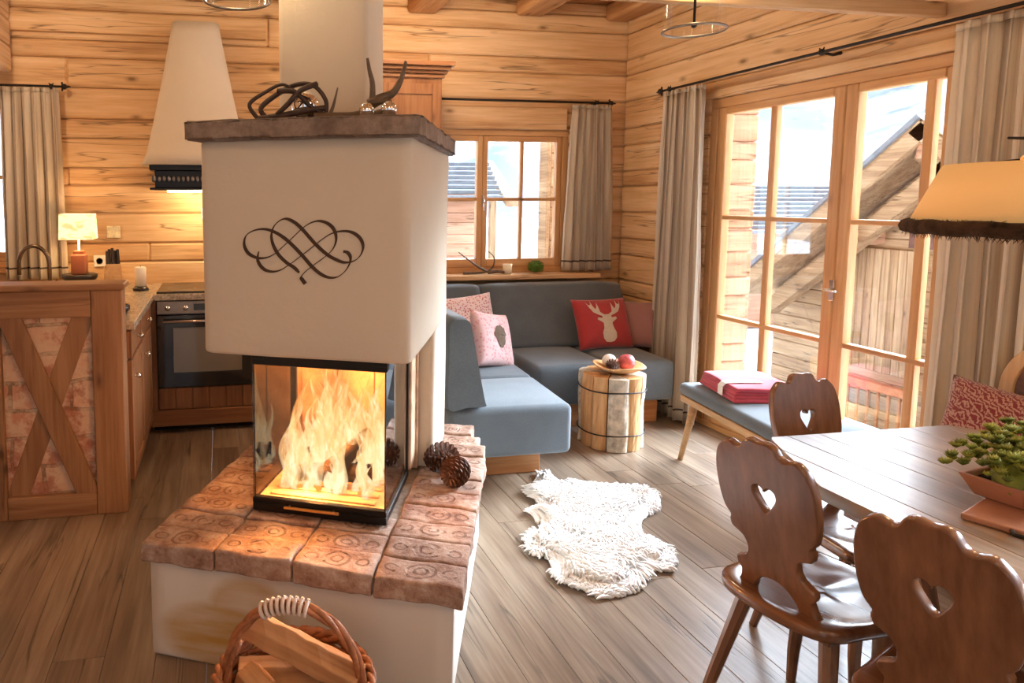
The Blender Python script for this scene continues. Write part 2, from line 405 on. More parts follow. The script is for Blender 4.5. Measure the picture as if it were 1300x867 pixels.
def poly_prism(bm, loops, thick, bev=0, mat=None, rnd=None, res=1):
    """flat outline (first loop) with holes (others) in XY, given real thickness along Z with rounded arrises"""
    cu = bpy.data.curves.new('tmp', 'CURVE'); cu.dimensions = '2D'; cu.fill_mode = 'BOTH'
    cu.extrude = max(thick / 2 - bev, 1e-4); cu.bevel_depth = bev; cu.bevel_resolution = res; cu.offset = -bev
    for l in loops:
        sp = cu.splines.new('POLY'); sp.points.add(len(l) - 1); sp.use_cyclic_u = True
        for p, q in zip(sp.points, l): p.co = (q[0], q[1], 0, 1)
    o = bpy.data.objects.new('tmp', cu); COL.objects.link(o)
    dg = bpy.context.evaluated_depsgraph_get(); me = o.evaluated_get(dg).to_mesh()
    t = bmesh.new(); t.from_mesh(me); o.evaluated_get(dg).to_mesh_clear()
    COL.objects.unlink(o); bpy.data.objects.remove(o); bpy.data.curves.remove(cu)
    bmesh.ops.remove_doubles(t, verts=t.verts, dist=1e-5)
    bmesh.ops.recalc_face_normals(t, faces=t.faces)
    for l in list(t.loops.layers.uv): t.loops.layers.uv.remove(l)
    merge(bm, t, mat, rnd)
def crom(pts, n=8, closed=False):
    out = []; k = len(pts)
    P = [V(p) for p in pts]
    for i in range(k if closed else k - 1):
        if closed: p0, p1, p2, p3 = P[(i - 1) % k], P[i], P[(i + 1) % k], P[(i + 2) % k]
        else: p0, p1, p2, p3 = P[max(i - 1, 0)], P[i], P[i + 1], P[min(i + 2, k - 1)]
        for j in range(n):
            t = j / n
            out.append(.5 * ((2 * p1) + (p2 - p0) * t + (2 * p0 - 5 * p1 + 4 * p2 - p3) * t * t + (3 * p1 - p0 - 3 * p2 + p3) * t ** 3))
    if not closed: out.append(P[-1])
    return out
def mesh(name, bm, m, parent=None, loc=None, rot=None, normals=True):
    rl(bm)
    if normals: bmesh.ops.recalc_face_normals(bm, faces=bm.faces)
    me = bpy.data.meshes.new(name); bm.to_mesh(me); bm.free()
    for x in (m if isinstance(m, (list, tuple)) else [m]): me.materials.append(x)
    o = bpy.data.objects.new(name, me); COL.objects.link(o)
    if parent: o.parent = parent
    if loc: o.location = loc
    if rot: o.rotation_euler = rot
    return o
def tag(o, label, cat, group=None, kind=None):
    o['label'] = label; o['category'] = cat
    if group: o['group'] = group
    if kind: o['kind'] = kind
    return o
def thing(name, label, cat, loc=(0, 0, 0), rotz=0, group=None, rot=None):
    o = bpy.data.objects.new(name, None); COL.objects.link(o); o.empty_display_size = .1
    o.location = loc; o.rotation_euler = rot or (0, 0, rotz)
    return tag(o, label, cat, group)
def struct(name, bm, m, parent=None, **k):
    o = mesh(name, bm, m, parent, **k)
    if not parent: o['kind'] = 'structure'
    return o
def dup(src, loc, rotz, label, group=None, rot=None):
    r = src.copy(); COL.objects.link(r); r.location = loc; r.rotation_euler = rot or (0, 0, rotz); r['label'] = label
    if group: r['group'] = group
    for ch in list(src.children):
        c = ch.copy(); COL.objects.link(c); c.parent = r
        for g in list(ch.children):
            d = g.copy(); COL.objects.link(d); d.parent = c
    return r
def bz(o, w=.004, seg=2):
    md = o.modifiers.new('bevel', 'BEVEL'); md.width = w; md.segments = seg; md.limit_method = 'ANGLE'; return o
def sub(o, lv=1):
    md = o.modifiers.new('sub', 'SUBSURF'); md.levels = lv; md.render_levels = lv; return o

# ------------------------------------------------------------------ the room
XW, YB, XL, YR, ZC = 3.15, 5.07, -3.0, -2.6, 3.0     # right wall, back wall, left wall, rear wall, ceiling
def rect_minus(r, holes):
    out = [r]
    for h in holes:
        nx = []
        for (a0, a1, b0, b1) in out:
            if h[0] >= a1 or h[1] <= a0 or h[2] >= b1 or h[3] <= b0: nx.append((a0, a1, b0, b1)); continue
            if h[0] > a0: nx.append((a0, h[0], b0, b1))
            if h[1] < a1: nx.append((h[1], a1, b0, b1))
            c0, c1 = max(a0, h[0]), min(a1, h[1])
            if h[2] > b0: nx.append((c0, c1, b0, h[2]))
            if h[3] < b1: nx.append((c0, c1, h[3], b1))
        out = nx
    return [q for q in out if q[1] - q[0] > .004 and q[3] - q[2] > .004]
def log_wall(plane, s0, s1, z0, z1, t0, t1, holes=(), pat=(.2, .13, .21, .2, .12), seed=1, bev=.013):
    bm = new(); rs = random.Random(seed); z = z0; i = 0
    while z < z1 - .01:
        h = pat[i % len(pat)]; top = min(z + h, z1); i += 1
        cuts = [s0] + ([s0 + (s1 - s0) * rs.uniform(.25, .75)] if s1 - s0 > 3 else []) + [s1]
        for a, b in zip(cuts, cuts[1:]):
            r = rs.random(); dd = rs.uniform(0, .004)
            for q in rect_minus((a, b, z + .002, top - .002), holes):
                if plane == 'Y': box(bm, q[0], q[1], t0 + dd, t1, q[2], q[3], bev, 1, rnd=r)
                else: box(bm, t0 + dd, t1, q[0], q[1], q[2], q[3], bev, 1, rnd=r)
        z = top
    for q in rect_minus((s0 + .01, s1 - .01, z0, z1), [(h[0] - .02, h[1] + .02, h[2] - .02, h[3] + .02) for h in holes]):
        if plane == 'Y': box(bm, q[0], q[1], t0 + .035, t1 - .03, q[2], q[3], 0, rnd=.5)
        else: box(bm, t0 + .035, t1 - .03, q[0], q[1], q[2], q[3], 0, rnd=.5)
    return bm
def plank_panel(bm, plane, s0, s1, u0, u1, t0, t1, step, along='u', bev=.003, seed=3):
    """adjacent planks filling a rectangle"""
    rs = random.Random(seed); a = s0
    while a < s1 - .005:
        b = min(a + step, s1)
        args = {'Z': (a + .0006, b - .0006, u0, u1, t0, t1), 'Y': (a, b, t0, t1, u0, u1)}[plane]
        box(bm, *args, bev, 1, rnd=rs.random()); a = b

# floor: boards run towards the back wall
bm = new(); rs = random.Random(5); x = XL - .2; i = 0
while x < XW + .2:
    y = YR - .2 - rs.uniform(0, 1.4)
    while y < YB + .2:
        L = rs.uniform(1.2, 2.2)
        box(bm, x + .0006, x + .165 - .0006, y + .0006, min(y + L, YB + .2) - .0006, -.03, 0, .0015, 1, rnd=rs.random()); y += L
    x += .165
struct('floor', bm, M['floor'])

W1 = (1.30, 2.69, .93, 2.03)      # back window opening
W2 = (-2.6, -1.36, 1.03, 2.20)    # kitchen window opening
D1 = (2.47, 4.08, 0.0, 2.14)      # glazed terrace door opening
struct('wall_back', log_wall('Y', XL - .16, XW + .16, 0, ZC, YB, YB + .16, [W1, W2], seed=2), M['pine_x'])
struct('wall_right', log_wall('X', YR, YB, 0, ZC, XW, XW + .16, [D1, (-1.3, 1.2, .9, 2.14)], seed=4), M['pine_y'])
struct('wall_left', log_wall('X', YR, YB, 0, ZC, XL - .16, XL, [(-1.8, 0.2, .8, 2.3)], seed=6), M['pine_y'])
struct('wall_rear', log_wall('Y', XL, XW, 0, ZC, YR - .16, YR, [(-1.6, 2.6, .5, 2.4)], seed=8), M['pine_x'])
bm = new(); plank_panel(bm, 'Z', XL - .15, XW + .15, YR - .15, YB + .15, ZC, ZC + .03, .14); box(bm, XL - .16, XW + .16, YR - .16, YB + .16, ZC + .031, ZC + .06, 0)
struct('ceiling', bm, M['beam'])
for k, jx in enumerate((-2.55, -1.75, -.93, -.12, .69, 1.49, 2.33, 3.05)):
    bm = new(); w = .11 if jx < 3 else .095
    if jx == .69: w = .09
    box(bm, jx - w, jx + w, YR, YB - .001, 2.865 + rs.uniform(-.01, .01), ZC - .002, .03, 3)
    struct('trim_%d' % (k + 1), bm, M['beam'])
# wall head boards and trims
bm = new(); box(bm, XL, .35, YB - .035, YB - .001, 2.62, 2.76, .006); struct('trim_11', bm, M['pine_x'])
bm = new()
for a, b in ((0, .04),): box(bm, XW - .03, XW - .001, 4.10, YB - .04, 0.0, .11, .004)
struct('baseboard_right', bm, M['pine_y'])
bm = new(); box(bm, XL, -.5, YB - .03, YB - .001, 0, .1, .004); struct('baseboard_back', bm, M['pine_x'])
# log bulkhead beside the kitchen window
bm = new()
for k in range(3): box(bm, -1.62, -1.34, 4.55, YB - .04, 2.34 + k * .17, 2.505 + k * .17, .02, 2)
struct('trim_12', bm, M['pine_y'])

# loft edge: a narrow beam across the room with short joists and white boards
bm = new(); box(bm, XL, XW - .002, 2.61, 2.65, 2.296, 2.36, .004); struct('trim_13', bm, M['pine_x'])
bm = new()
for k in range(4):
    jx = 2.98 - k * .27
    box(bm, jx - .035, jx + .035, 1.75, 2.609, 2.372, 2.40, .006, rnd=random.random())
struct('trim_14', bm, M['beam'])
bm = new()
for k in range(6): box(bm, 1.95, XW - .002, 1.76 + k * .14, 1.76 + k * .14 + .137, 2.402, 2.42, .002)
struct('trim_15', bm, plain('whitened_loft_boards', (.80, .70, .56), .6, nscale=9))

# ------------------------------------------------------------------ windows
def window_back(name, x0, x1, z0, z1, y, mid_z, label_x=None):
    """two casements side by side, each with four panes"""
    root = bpy.data.objects.new(name, None); COL.objects.link(root); root['kind'] = 'structure'
    fw = .045
    bm = new()
    box(bm, x0, x1, y, y + .09, z1 - fw, z1, .004); box(bm, x0, x1, y, y + .09, z0, z0 + fw, .004)
    struct('window_frame', bm, M['frame_x'], root)
    bm = new()
    box(bm, x0, x0 + fw, y, y + .09, z0 + fw, z1 - fw, .004); box(bm, x1 - fw, x1, y, y + .09, z0 + fw, z1 - fw, .004)
    struct('window_jamb', bm, M['frame'], root)
    xm = (x0 + x1) / 2
    for a, b in ((x0 + fw, xm), (xm, x1 - fw)):
        s = .042; yy = y + .01
        bm = new()
        box(bm, a + .001, a + s, yy, yy + .055, z0 + fw, z1 - fw, .005); box(bm, b - s, b - .001, yy, yy + .055, z0 + fw, z1 - fw, .005)
        c = (a + b) / 2; box(bm, c - .013, c + .013, yy + .01, yy + .045, z0 + fw, z1 - fw, .004)
        o = struct('casement', bm, M['frame'], root)
        bm = new()
        box(bm, a + s, b - s, yy, yy + .055, z0 + fw, z0 + fw + s + .02, .004); box(bm, a + s, b - s, yy, yy + .055, z1 - fw - s, z1 - fw, .004)
        box(bm, a + s, b - s, yy + .01, yy + .045, mid_z - .013, mid_z + .013, .004)
        struct('casement_rail', bm, M['frame_x'], root)
        bm = new(); box(bm, a + s - .004, b - s + .004, yy + .025, yy + .031, z0 + fw + s, z1 - fw - s, 0); struct('window_pane', bm, M['glass'], root)
    bm = new(); box(bm, xm - .008, xm + .008, y - .012, y + .009, mid_z - .06, mid_z + .03, .003); tube(bm, [(xm, y - .012, mid_z), (xm, y - .03, mid_z), (xm, y - .032, mid_z - .09)], .006)
    struct('window_handle', bm, M['chrome'], root)
    return root
w1 = window_back('window_1', *W1, YB + .01, 1.5)
w2 = window_back('window_2', *W2, YB + .01, 1.65)
bm = new(); box(bm, 1.20, 2.90, YB - .17, YB + .01, .895, .93, .006, 2); struct('window_sill', bm, M['pine_x'], w1)
bm = new(); box(bm, -2.7, -1.34, YB - .05, YB + .01, 1.0, 1.03, .006, 2); struct('window_sill', bm, M['frame_x'], w2)
bm = new(); box(bm, 1.18, 2.66, YB - .022, YB - .0005, 2.035, 2.20, .004); struct('window_lintel', bm, M['pine_x'], w1)

door = bpy.data.objects.new('door_1', None); COL.objects.link(door); door['kind'] = 'structure'
y0, y1, z0, z1 = D1; fx = XW + .005; fw = .06
bm = new(); box(bm, fx, fx + .10, y0, y1, z1 - fw, z1, .004); box(bm, fx, fx + .10, y0, y1, .0, .04, .004); struct('door_frame', bm, M['frame_h'], door)
bm = new(); box(bm, fx, fx + .10, y0, y0 + fw, .04, z1 - fw, .004); box(bm, fx, fx + .10, y1 - fw, y1, .04, z1 - fw, .004); struct('door_jamb', bm, M['frame'], door)
ym = (y0 + y1) / 2 - .225 + .0
ym = 3.098
leaves = ((ym, y1 - fw), (ym - .92, ym))
for a, b in leaves:
    a = max(a, y0 + fw); s = .07; xx = fx + .005
    bm = new()
    box(bm, xx, xx + .06, a + .001, a + s, .04, z1 - fw, .006); box(bm, xx, xx + .06, b - s, b - .001, .04, z1 - fw, .006)
    c = 3.575 if b > 3.5 else 2.672
    box(bm, xx + .008, xx + .05, c - .022, c + .022, .04, z1 - fw, .005)
    struct('door_stile', bm, M['frame'], door)
    bm = new()
    box(bm, xx, xx + .06, a + s, b - s, z1 - fw - .045, z1 - fw, .005); box(bm, xx, xx + .06, a + s, b - s, .04, .16, .005)
    for zz in (1.385, .745): box(bm, xx + .006, xx + .052, a + s, b - s, zz - .013, zz + .013, .004)
    struct('door_rail', bm, M['frame_h'], door)
    bm = new(); box(bm, xx + .026, xx + .032, a + s - .004, b - s + .004, .155, z1 - fw - .04, 0); struct('door_pane', bm, M['glass'], door)
bm = new(); box(bm, fx - .008, fx + .005, ym - .015, ym + .015, .97, 1.08, .003); tube(bm, [(fx - .008, ym, 1.03), (fx - .045, ym, 1.03), (fx - .05, ym - .07, 1.028)], .007)
struct('door_handle', bm, M['chrome'], door)
bm = new(); box(bm, XW - .022, XW - .0005, y0 - .1, y1 + .05, z1 + .002, z1 + .055, .004); struct('door_lintel', bm, M['pine_y'], door)

# ------------------------------------------------------------------ fireplace (local frame u,v,z)
FO, FR = V((-.27, 2.22, 0)), R(-25.3)
def FW(u, v, z): return FO + Matrix.Rotation(FR, 3, 'Z') @ V((u, v, z))
fp = thing('fireplace', 'white plastered masonry fireplace with brick hearth, glowing fire window and scroll ornament', 'fireplace', FO, FR)
def wob_plaster(bm, amp=.006, fr=2.2):
    for v in bm.verts:
        n = mnoise.noise_vector(v.co * fr + V((3, 1, 7))); v.co += V((n.x, n.y, n.z * .5)) * amp
def soft_block(loopsXY, z0, z1, r=.02, nz=8, amp=.006):
    """vertical block of an XY outline with rounded top and bottom arrises and hand-plastered faces"""
    c = V((sum(p[0] for p in loopsXY) / len(loopsXY), sum(p[1] for p in loopsXY) / len(loopsXY)))
    dens = []
    n = len(loopsXY)
    for i in range(n):
        a, b = V(loopsXY[i]), V(loopsXY[(i + 1) % n]); k = max(1, int((b - a).length / .06))
        for j in range(k): dens.append(a.lerp(b, j / k))
    zs = [(z0, -r), (z0 + r * .3, -r * .3), (z0 + r, 0)] + [(z0 + r + (z1 - z0 - 2 * r) * i / nz, 0) for i in range(1, nz)] + [(z1 - r, 0), (z1 - r * .3, -r * .3), (z1, -r)]
    loops = []
    for z, off in zs:
        L = []
        for p in dens:
            d = (p - c); m = max(d.length, .01); L.append(V((*(c + d * (1 + off / m)), z)))
        loops.append(L)
    bm = new(); loft(bm, loops); wob_plaster(bm, amp); return bm
def round_rect(x0, x1, y0, y1, r=.02, n=4):
    out = []
    for cx, cy, a in ((x1 - r, y1 - r, 0), (x0 + r, y1 - r, 90), (x0 + r, y0 + r, 180), (x1 - r, y0 + r, 270)):
        for i in range(n + 1): t = R(a + 90 * i / n); out.append((cx + r * math.cos(t), cy + r * math.sin(t)))
    return out
base_out = [(.02, .03), (1.0, .03), (1.0, 1.12), (.91, 1.42), (.84, 1.45), (.02, 1.45)]
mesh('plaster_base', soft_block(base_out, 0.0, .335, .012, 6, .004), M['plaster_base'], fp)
# hearth of antique bricks
bm = new(); uvl = None
box(bm, .015, 1.005, .02, 1.08, .33, .386, .002)
hearth_bed = mesh('mortar_bed', bm, M['mortar'], fp)
bm = new(); rb = random.Random(11)
def brick(bm, u0, u1, v0, v1, z0, z1):
    t = bmesh.new()
    j = lambda a: a + rb.uniform(-.003, .003)
    dz = rb.uniform(-.006, .004)
    bmesh.ops.create_cube(t, size=1, matrix=Matrix.Translation(((u0 + u1) / 2, (v0 + v1) / 2, (z0 + z1) / 2)) @ Matrix.Diagonal((u1 - u0, v1 - v0, z1 - z0, 1)))
    bmesh.ops.subdivide_edges(t, edges=t.edges[:], cuts=7, use_grid_fill=True)
    bmesh.ops.bevel(t, geom=[e for e in t.edges if len(e.link_faces) == 2 and e.calc_face_angle() > 1], offset=.004, segments=1, affect='EDGES')
    uv = t.loops.layers.uv.new('UVMap')
    for f in t.faces:
        up = f.normal.z > .8
        for l in f.loops:
            l[uv].uv = ((l.vert.co.x - u0) / (u1 - u0), (l.vert.co.y - v0) / (v1 - v0)) if up else (0, 0)
    for v in t.verts:
        n = mnoise.noise_vector(v.co * 12); n2 = mnoise.noise_vector(v.co * 38); v.co += n * .006 + n2 * .0035; v.co.z += dz
    for f in t.faces: f.smooth = True
    merge(bm, t, None, rb.random())
cols = [(0.0, .255), (.262, .51), (.517, .765), (.772, 1.03)]
for (a, b) in cols:
    brick(bm, a, b, .0, .125, .338, .405)
nrow = 11
for r_ in range(1, nrow):
    v0 = .13 + (r_ - 1) * .132
    for ci, (a, b) in enumerate(cols):
        if ci in (1, 2) and v0 > .28 and r_ < 10: continue
        bb = b
        if ci == 3 and v0 > 1.05: bb = b - (v0 - 1.02) * .28
        brick(bm, a, bb, v0, v0 + .126, .338, .40)
mesh('hearth_bricks', bm, M['brick'], fp)
# firebox
fu0, fu1, fv0, fv1, fz0, fz1 = .262, .745, .31, .745, .40, .975
bm = new(); box(bm, fu0, fu1, fv0, fv1, .402, .432, .004); box(bm, fu0, fu1, fv0, fv0 + .03, .43, .45, .003)
box(bm, fu0, fu1, fv0 + .002, fv0 + .05, .928, .99, .004); box(bm, fu1 - .05, fu1, fv0, fv1, .945, .99, .004); box(bm, fu0, fu0 + .05, fv0, fv1, .945, .99, .004)
for u in (fu0, fu1 - .022): box(bm, u, u + .022, fv1 - .022, fv1, .43, .985, .003)
mesh('stove_frame', bm, M['blacksteel'], fp)
bm = new(); box(bm, fu0 + .12, fu0 + .32, fv0 - .012, fv0 - .002, .424, .434, .002); tube(bm, [(fu0 + .14, fv0, .432), (fu0 + .14, fv0 - .014, .432)], .004); tube(bm, [(fu0 + .3, fv0, .432), (fu0 + .3, fv0 - .014, .432)], .004)
mesh('stove_handle', bm, M['gold'], fp)
for nm, q in (('front', (fu0 + .002, fu1 - .002, fv0 + .004, fv0 + .009)), ('side', (fu1 - .009, fu1 - .004, fv0 + .01, fv1 - .024)), ('side', (fu0 + .004, fu0 + .009, fv0 + .01, fv1 - .024))):
    bm = new(); box(bm, *q, .45, .93 if nm == 'front' else .946, 0); mesh('%s_glass' % nm, bm, M['fireglass'], fp)
# ash tray / grate, lining
bm = new(); box(bm, fu0 + .012, fu1 - .012, fv0 + .012, fv1 + .09, .425, .445, .003)
for k in range(6): box(bm, fu0 + .05, fu1 - .05, fv0 + .05 + k * .06, fv0 + .075 + k * .06, .445, .452, .002)
mesh('fire_grate', bm, M['chamotte'], fp)
bm = new(); box(bm, fu0 - .06, fu1 + .02, fv1 + .10, fv1 + .13, .40, 1.0, .004)
for u0_, u1_ in ((fu0 - .03, fu0 + .0), (fu1 - .02, fu1 + .01)): box(bm, u0_, u1_, fv1, fv1 + .12, .43, .98, .004)
for k in range(3): box(bm, fu0 + .01 + k * .158, fu0 + .165 + k * .158, fv1 + .085, fv1 + .1, .44, .98, .004)
mesh('firebrick_lining', bm, M['chamotte'], fp)
# plaster pier behind, hood, mantel slab, chimney
mesh('rear_pier', soft_block(round_rect(.12, .825, .875, 1.28, .025), .40, 1.02, .006, 8, .004), M['plaster'], fp)
hood = mesh('hood', soft_block(round_rect(.118, .835, .23, 1.22, .035, 6), .978, 1.695, .012, 12, .006), M['plaster'], fp)
bm = new()
t = bmesh.new(); bmesh.ops.create_cube(t, size=1, matrix=Matrix.Translation((.478, .69, 1.7225)) @ Matrix.Diagonal((.775, 1.02, .066, 1)))
bmesh.ops.subdivide_edges(t, edges=t.edges[:], cuts=14, use_grid_fill=True)
bmesh.ops.bevel(t, geom=[e for e in t.edges if len(e.link_faces) == 2 and e.calc_face_angle() > 1], offset=.012, segments=2, affect='EDGES')
for v in t.verts:
    n = mnoise.noise_vector(v.co * 9) ; n2 = mnoise.noise_vector(v.co * 30); v.co += V((n.x * .007 + n2.x * .003, n.y * .007 + n2.y * .003, n.z * .005 + n2.z * .002))
for f in t.faces: f.smooth = True
merge(bm, t); mesh('mantel_slab', bm, M['mantel'], fp)
mesh('chimney', soft_block(round_rect(.270, .612, .58, .86, .025), 1.74, ZC - .002, .006, 10, .004), M['plaster'], fp)
# painted scroll ornament: thin calligraphic ribbons on the front of the hood
def orn(px, py):
    fx_, fy_ = px / 1300, py / 845
    return V((.222 + (.756 - .222) * fx_, 0, 1.5075 + (1.177 - 1.5075) * fy_))
st1 = [(262, 455), (250, 520), (275, 575), (320, 612), (385, 622), (450, 605), (520, 560), (600, 500), (700, 420), (780, 355), (870, 297), (960, 275), (1040, 287), (1100, 335), (1122, 400), (1100, 470), (1050, 515), (975, 530), (900, 505), (830, 465), (740, 385), (650, 285), (590, 225), (530, 188), (480, 180), (430, 205), (390, 250), (372, 310), (377, 370), (400, 430), (440, 490), (500, 545), (560, 582), (605, 625)]
st2 = [(655, 715), (628, 680), (622, 655), (660, 610), (740, 545), (820, 485), (875, 430), (903, 370), (905, 310), (880, 250), (830, 210), (765, 195), (700, 212), (640, 250), (560, 325), (480, 400), (410, 462), (350, 498), (290, 512), (230, 505), (170, 470), (138, 410), (143, 345), (180, 300), (250, 272), (320, 268), (390, 287), (460, 325), (530, 380), (620, 470), (700, 560), (770, 622), (840, 655), (910, 652), (970, 610), (1010, 550), (1022, 490), (1000, 450), (965, 440)]
bm = new(); lay = rl(bm)
def surf_y(x, z):
    # front face of the plastered hood at this spot (same hand-made wobble as the hood itself)
    n = mnoise.noise_vector(V((x, .23, z)) * 2.2 + V((3, 1, 7))); return .23 + n.y * .006
for st in (st1, st2):
    pts = crom([orn(*p) for p in st], 10)
    prev = None
    for i, p in enumerate(pts):
        d = (pts[min(i + 1, len(pts) - 1)] - pts[max(i - 1, 0)]).normalized()
        nr = V((-d.z, 0, d.x))
        pen = abs(d.x * .70 - d.z * .72)              # broad when the stroke falls to the right
        pen = abs(d.dot(V((.68, 0, -.73))))
        end = min(1, i / 6, (len(pts) - 1 - i) / 6) if st is st1 else 1
        w = (.0011 + .0046 * pen ** 1.6) * (.45 + .55 * end)
        if st is st2 and i < 16: w = .0062
        a, b = p + nr * w, p - nr * w
        q = [bm.verts.new((a.x, surf_y(a.x, a.z) - .0030, a.z)), bm.verts.new((b.x, surf_y(b.x, b.z) - .0030, b.z)),
             bm.verts.new((b.x, surf_y(b.x, b.z) + .004, b.z)), bm.verts.new((a.x, surf_y(a.x, a.z) + .004, a.z))]
        if prev:
            for k in range(4): bm.faces.new([prev[k], prev[(k + 1) % 4], q[(k + 1) % 4], q[k]])
        prev = q
mesh('scroll_ornament', bm, M['scroll'], fp)

# fire: flames and burning logs inside the stove
bm = new(); rf = random.Random(3)
for k in range(64):
    cu = rf.uniform(.34, .69) if k % 2 else min(.66, max(.36, rf.gauss(.48, .07))); cv = rf.uniform(.42, .74); h = rf.uniform(.28, .50) * (1 - abs(cu - .49) * 1.5); r0 = rf.uniform(.018, .042)
    ph = rf.uniform(0, 6.28); pts = []; rad = []
    for i in range(17):
        t_ = i / 16
        pts.append(FW(cu + .030 * math.sin(ph + t_ * 7) * t_ + (.49 - cu) * .20 * t_, cv + .02 * math.cos(ph + t_ * 6) * t_, .452 + h * t_))
        rad.append(max(.0010, r0 * (1 - t_) ** .8 * (.75 + .55 * math.sin(PI * min(1, t_ * 1.1))) * (1 + .20 * math.sin(ph + t_ * 15))))
    tube(bm, pts, rad, 12, False, flat=.55)
for k in range(46):
    cu = rf.uniform(.35, .68); cv = rf.uniform(.40, .70); h = rf.uniform(.08, .18); r0 = rf.uniform(.018, .034); ph = rf.uniform(0, 6.28)
    tube(bm, [FW(cu + .012 * math.sin(ph + q * .9), cv, .448 + h * q / 9) for q in range(10)], [max(.001, r0 * (1 - q / 9) ** .7) for q in range(10)], 10, False, flat=.6)
o = mesh('flames', bm, M['flame']); tag(o, 'yellow and orange flames rising from the burning logs in the stove', 'fire', kind='stuff')
def log_mesh(L, r, seed, split=False):
    bm = new(); rs_ = random.Random(seed); loops = []
    n = 14
    for i in range(9):
        x_ = -L / 2 + L * i / 8; lp = []
        for j in range(n):
            a = 2 * PI * j / n; rr = r * (1 + .10 * math.sin(3 * a + seed) + .05 * rs_.uniform(-1, 1))
            y_, z_ = rr * math.cos(a), rr * math.sin(a)
            if split: y_ = max(-r * .35, min(y_, r * .8)); z_ = max(z_, -r * .4)
            lp.append(V((x_, y_, z_)))
        loops.append(lp)
    loft(bm, loops, smooth=not split); return bm
for k, (u, v, z, az, tl, L, r) in enumerate(((.50, .50, .492, 12, 0, .30, .034), (.47, .60, .495, -20, 0, .28, .036), (.56, .54, .565, 70, -12, .24, .032))):
    o = mesh('burning_log', log_mesh(L, r, k), M['soap'], loc=FW(u, v, z), rot=(0, R(tl), FR + R(az)))
    tag(o, ('charred log lying nearest the front glass of the stove', 'charred log lying at the back under the flames', 'charred log laid crosswise on top of the other burning logs')[k], 'log', 'burning logs in the stove')
bm = new()
for k in range(60):
    p = FW(rf.uniform(.36, .64), rf.uniform(.42, .68), .457); sphere(bm, p, rf.uniform(.006, .014), 6, 4, (1, 1, .6))
tag(mesh('embers', bm, M['ember']), 'glowing orange embers under the burning logs', 'embers', kind='stuff')

# ------------------------------------------------------------------ pine cones
def cone_mesh(r, h, seed, n=110, tip=1.0):
    bm = new(); rs_ = random.Random(seed)
    lathe(bm, [(0.001, -h * .5), (r * .45, -h * .4), (r * .5, 0), (r * .3, h * .35), (0.001, h * .48)], 10)
    for i in range(n):
        t_ = (i + .5) / n; a = i * 2.39996; z = h * (-.5 + t_); rr = r * math.sin(PI * (.12 + .8 * t_)) ** .7
        c, s = math.cos(a), math.sin(a); tilt = .35 + .9 * t_
        b = V((c * rr * .35, s * rr * .35, z)); e = V((c * rr, s * rr, z + rr * .35 * (t_ - .1)))
        side = V((-s, c, 0)) * rr * .23; up = V((0, 0, r * .05))
        v = [bm.verts.new(q) for q in (b - side * .4, b + side * .4, e + side, e + (e - b) * .12 + up * 1.5, e - side, e - up * 1.2)]
        for f in ((0, 1, 2, 3), (0, 3, 4), (0, 4, 5), (5, 2, 1), (0, 5, 1), (2, 5, 3), (3, 5, 4)):
            try: bm.faces.new([v[q] for q in f])
            except ValueError: pass
    return bm
o = mesh('pine_cone', cone_mesh(.062, .13, 1), M['cone'], loc=FW(.862, .84, .457), rot=(R(70), R(20), R(30)))
tag(o, 'large dark pine cone lying on the hearth, left one of the pair by the stove', 'pine cone', 'pine cones on the hearth')
o = mesh('pine_cone', cone_mesh(.055, .11, 2), M['cone'], loc=FW(.935, .72, .456), rot=(R(100), R(10), R(-50)))
tag(o, 'dark pine cone lying on the hearth, right one of the pair near the brick edge', 'pine cone', 'pine cones on the hearth')

# ------------------------------------------------------------------ on the mantel: wreath, glass balls, antler
def branchy(bm, pts, r0, r1, n=6, k=6):
    p = crom(pts, k); tube(bm, p, [1.2 * (r0 + (r1 - r0) * i / (len(p) - 1)) for i in range(len(p))], n)
ZM = 1.758
bm = new()
branchy(bm, [(-.10, .0, .012), (-.125, .01, .05), (-.07, .03, .10), (.0, .0, .125), (.06, -.02, .118), (.10, -.02, .07), (.10, -.02, .02)], .008, .006)
branchy(bm, [(-.13, -.02, .010), (-.05, -.03, .018), (.03, -.03, .035), (.10, -.02, .045)], .010, .008)
branchy(bm, [(-.06, -.03, .10), (.0, -.04, .095), (.05, -.03, .05), (.10, -.02, .02)], .008, .006)
branchy(bm, [(.07, -.01, .125), (.02, -.04, .10), (-.03, -.04, .05), (-.08, -.02, .012)], .008, .007)
branchy(bm, [(-.13, -.02, .012), (-.16, -.01, .06), (-.11, .0, .10), (-.05, .01, .128), (.0, .0, .10)], .007, .004)
branchy(bm, [(-.14, .02, .010), (.0, .05, .012), (.12, .02, .010), (.17, -.01, .012)], .009, .006)
wreath = mesh('twig_wreath', bm, M['twig'], loc=FW(.42, .36, ZM), rot=(0, 0, FR * .6))
tag(wreath, 'dark twisted twig wreath around a glass ball on the mantel slab', 'wreath')
bm = new(); sphere(bm, (0, 0, 0), .052, 28, 18); gb = mesh('glass_ball', bm, M['brass_glass'], loc=FW(.432, .42, ZM + .062)); tag(gb, 'large mirrored glass ball inside the twig wreath on the mantel', 'glass ball', 'mirrored glass balls on the mantel')
bm = new()
branchy(bm, [(-.15, 0, .012), (-.08, 0, .014), (0, 0, .022), (.04, .01, .06), (.045, .0, .12), (.035, 0, .165), (.028, 0, .205)], .015, .004, 8)
branchy(bm, [(.035, .01, .055), (.075, .0, .075), (.115, 0, .095), (.14, 0, .14), (.155, 0, .195)], .017, .004, 8)
branchy(bm, [(-.10, 0, .014), (-.085, 0, .05), (-.07, 0, .11)], .007, .002, 8)
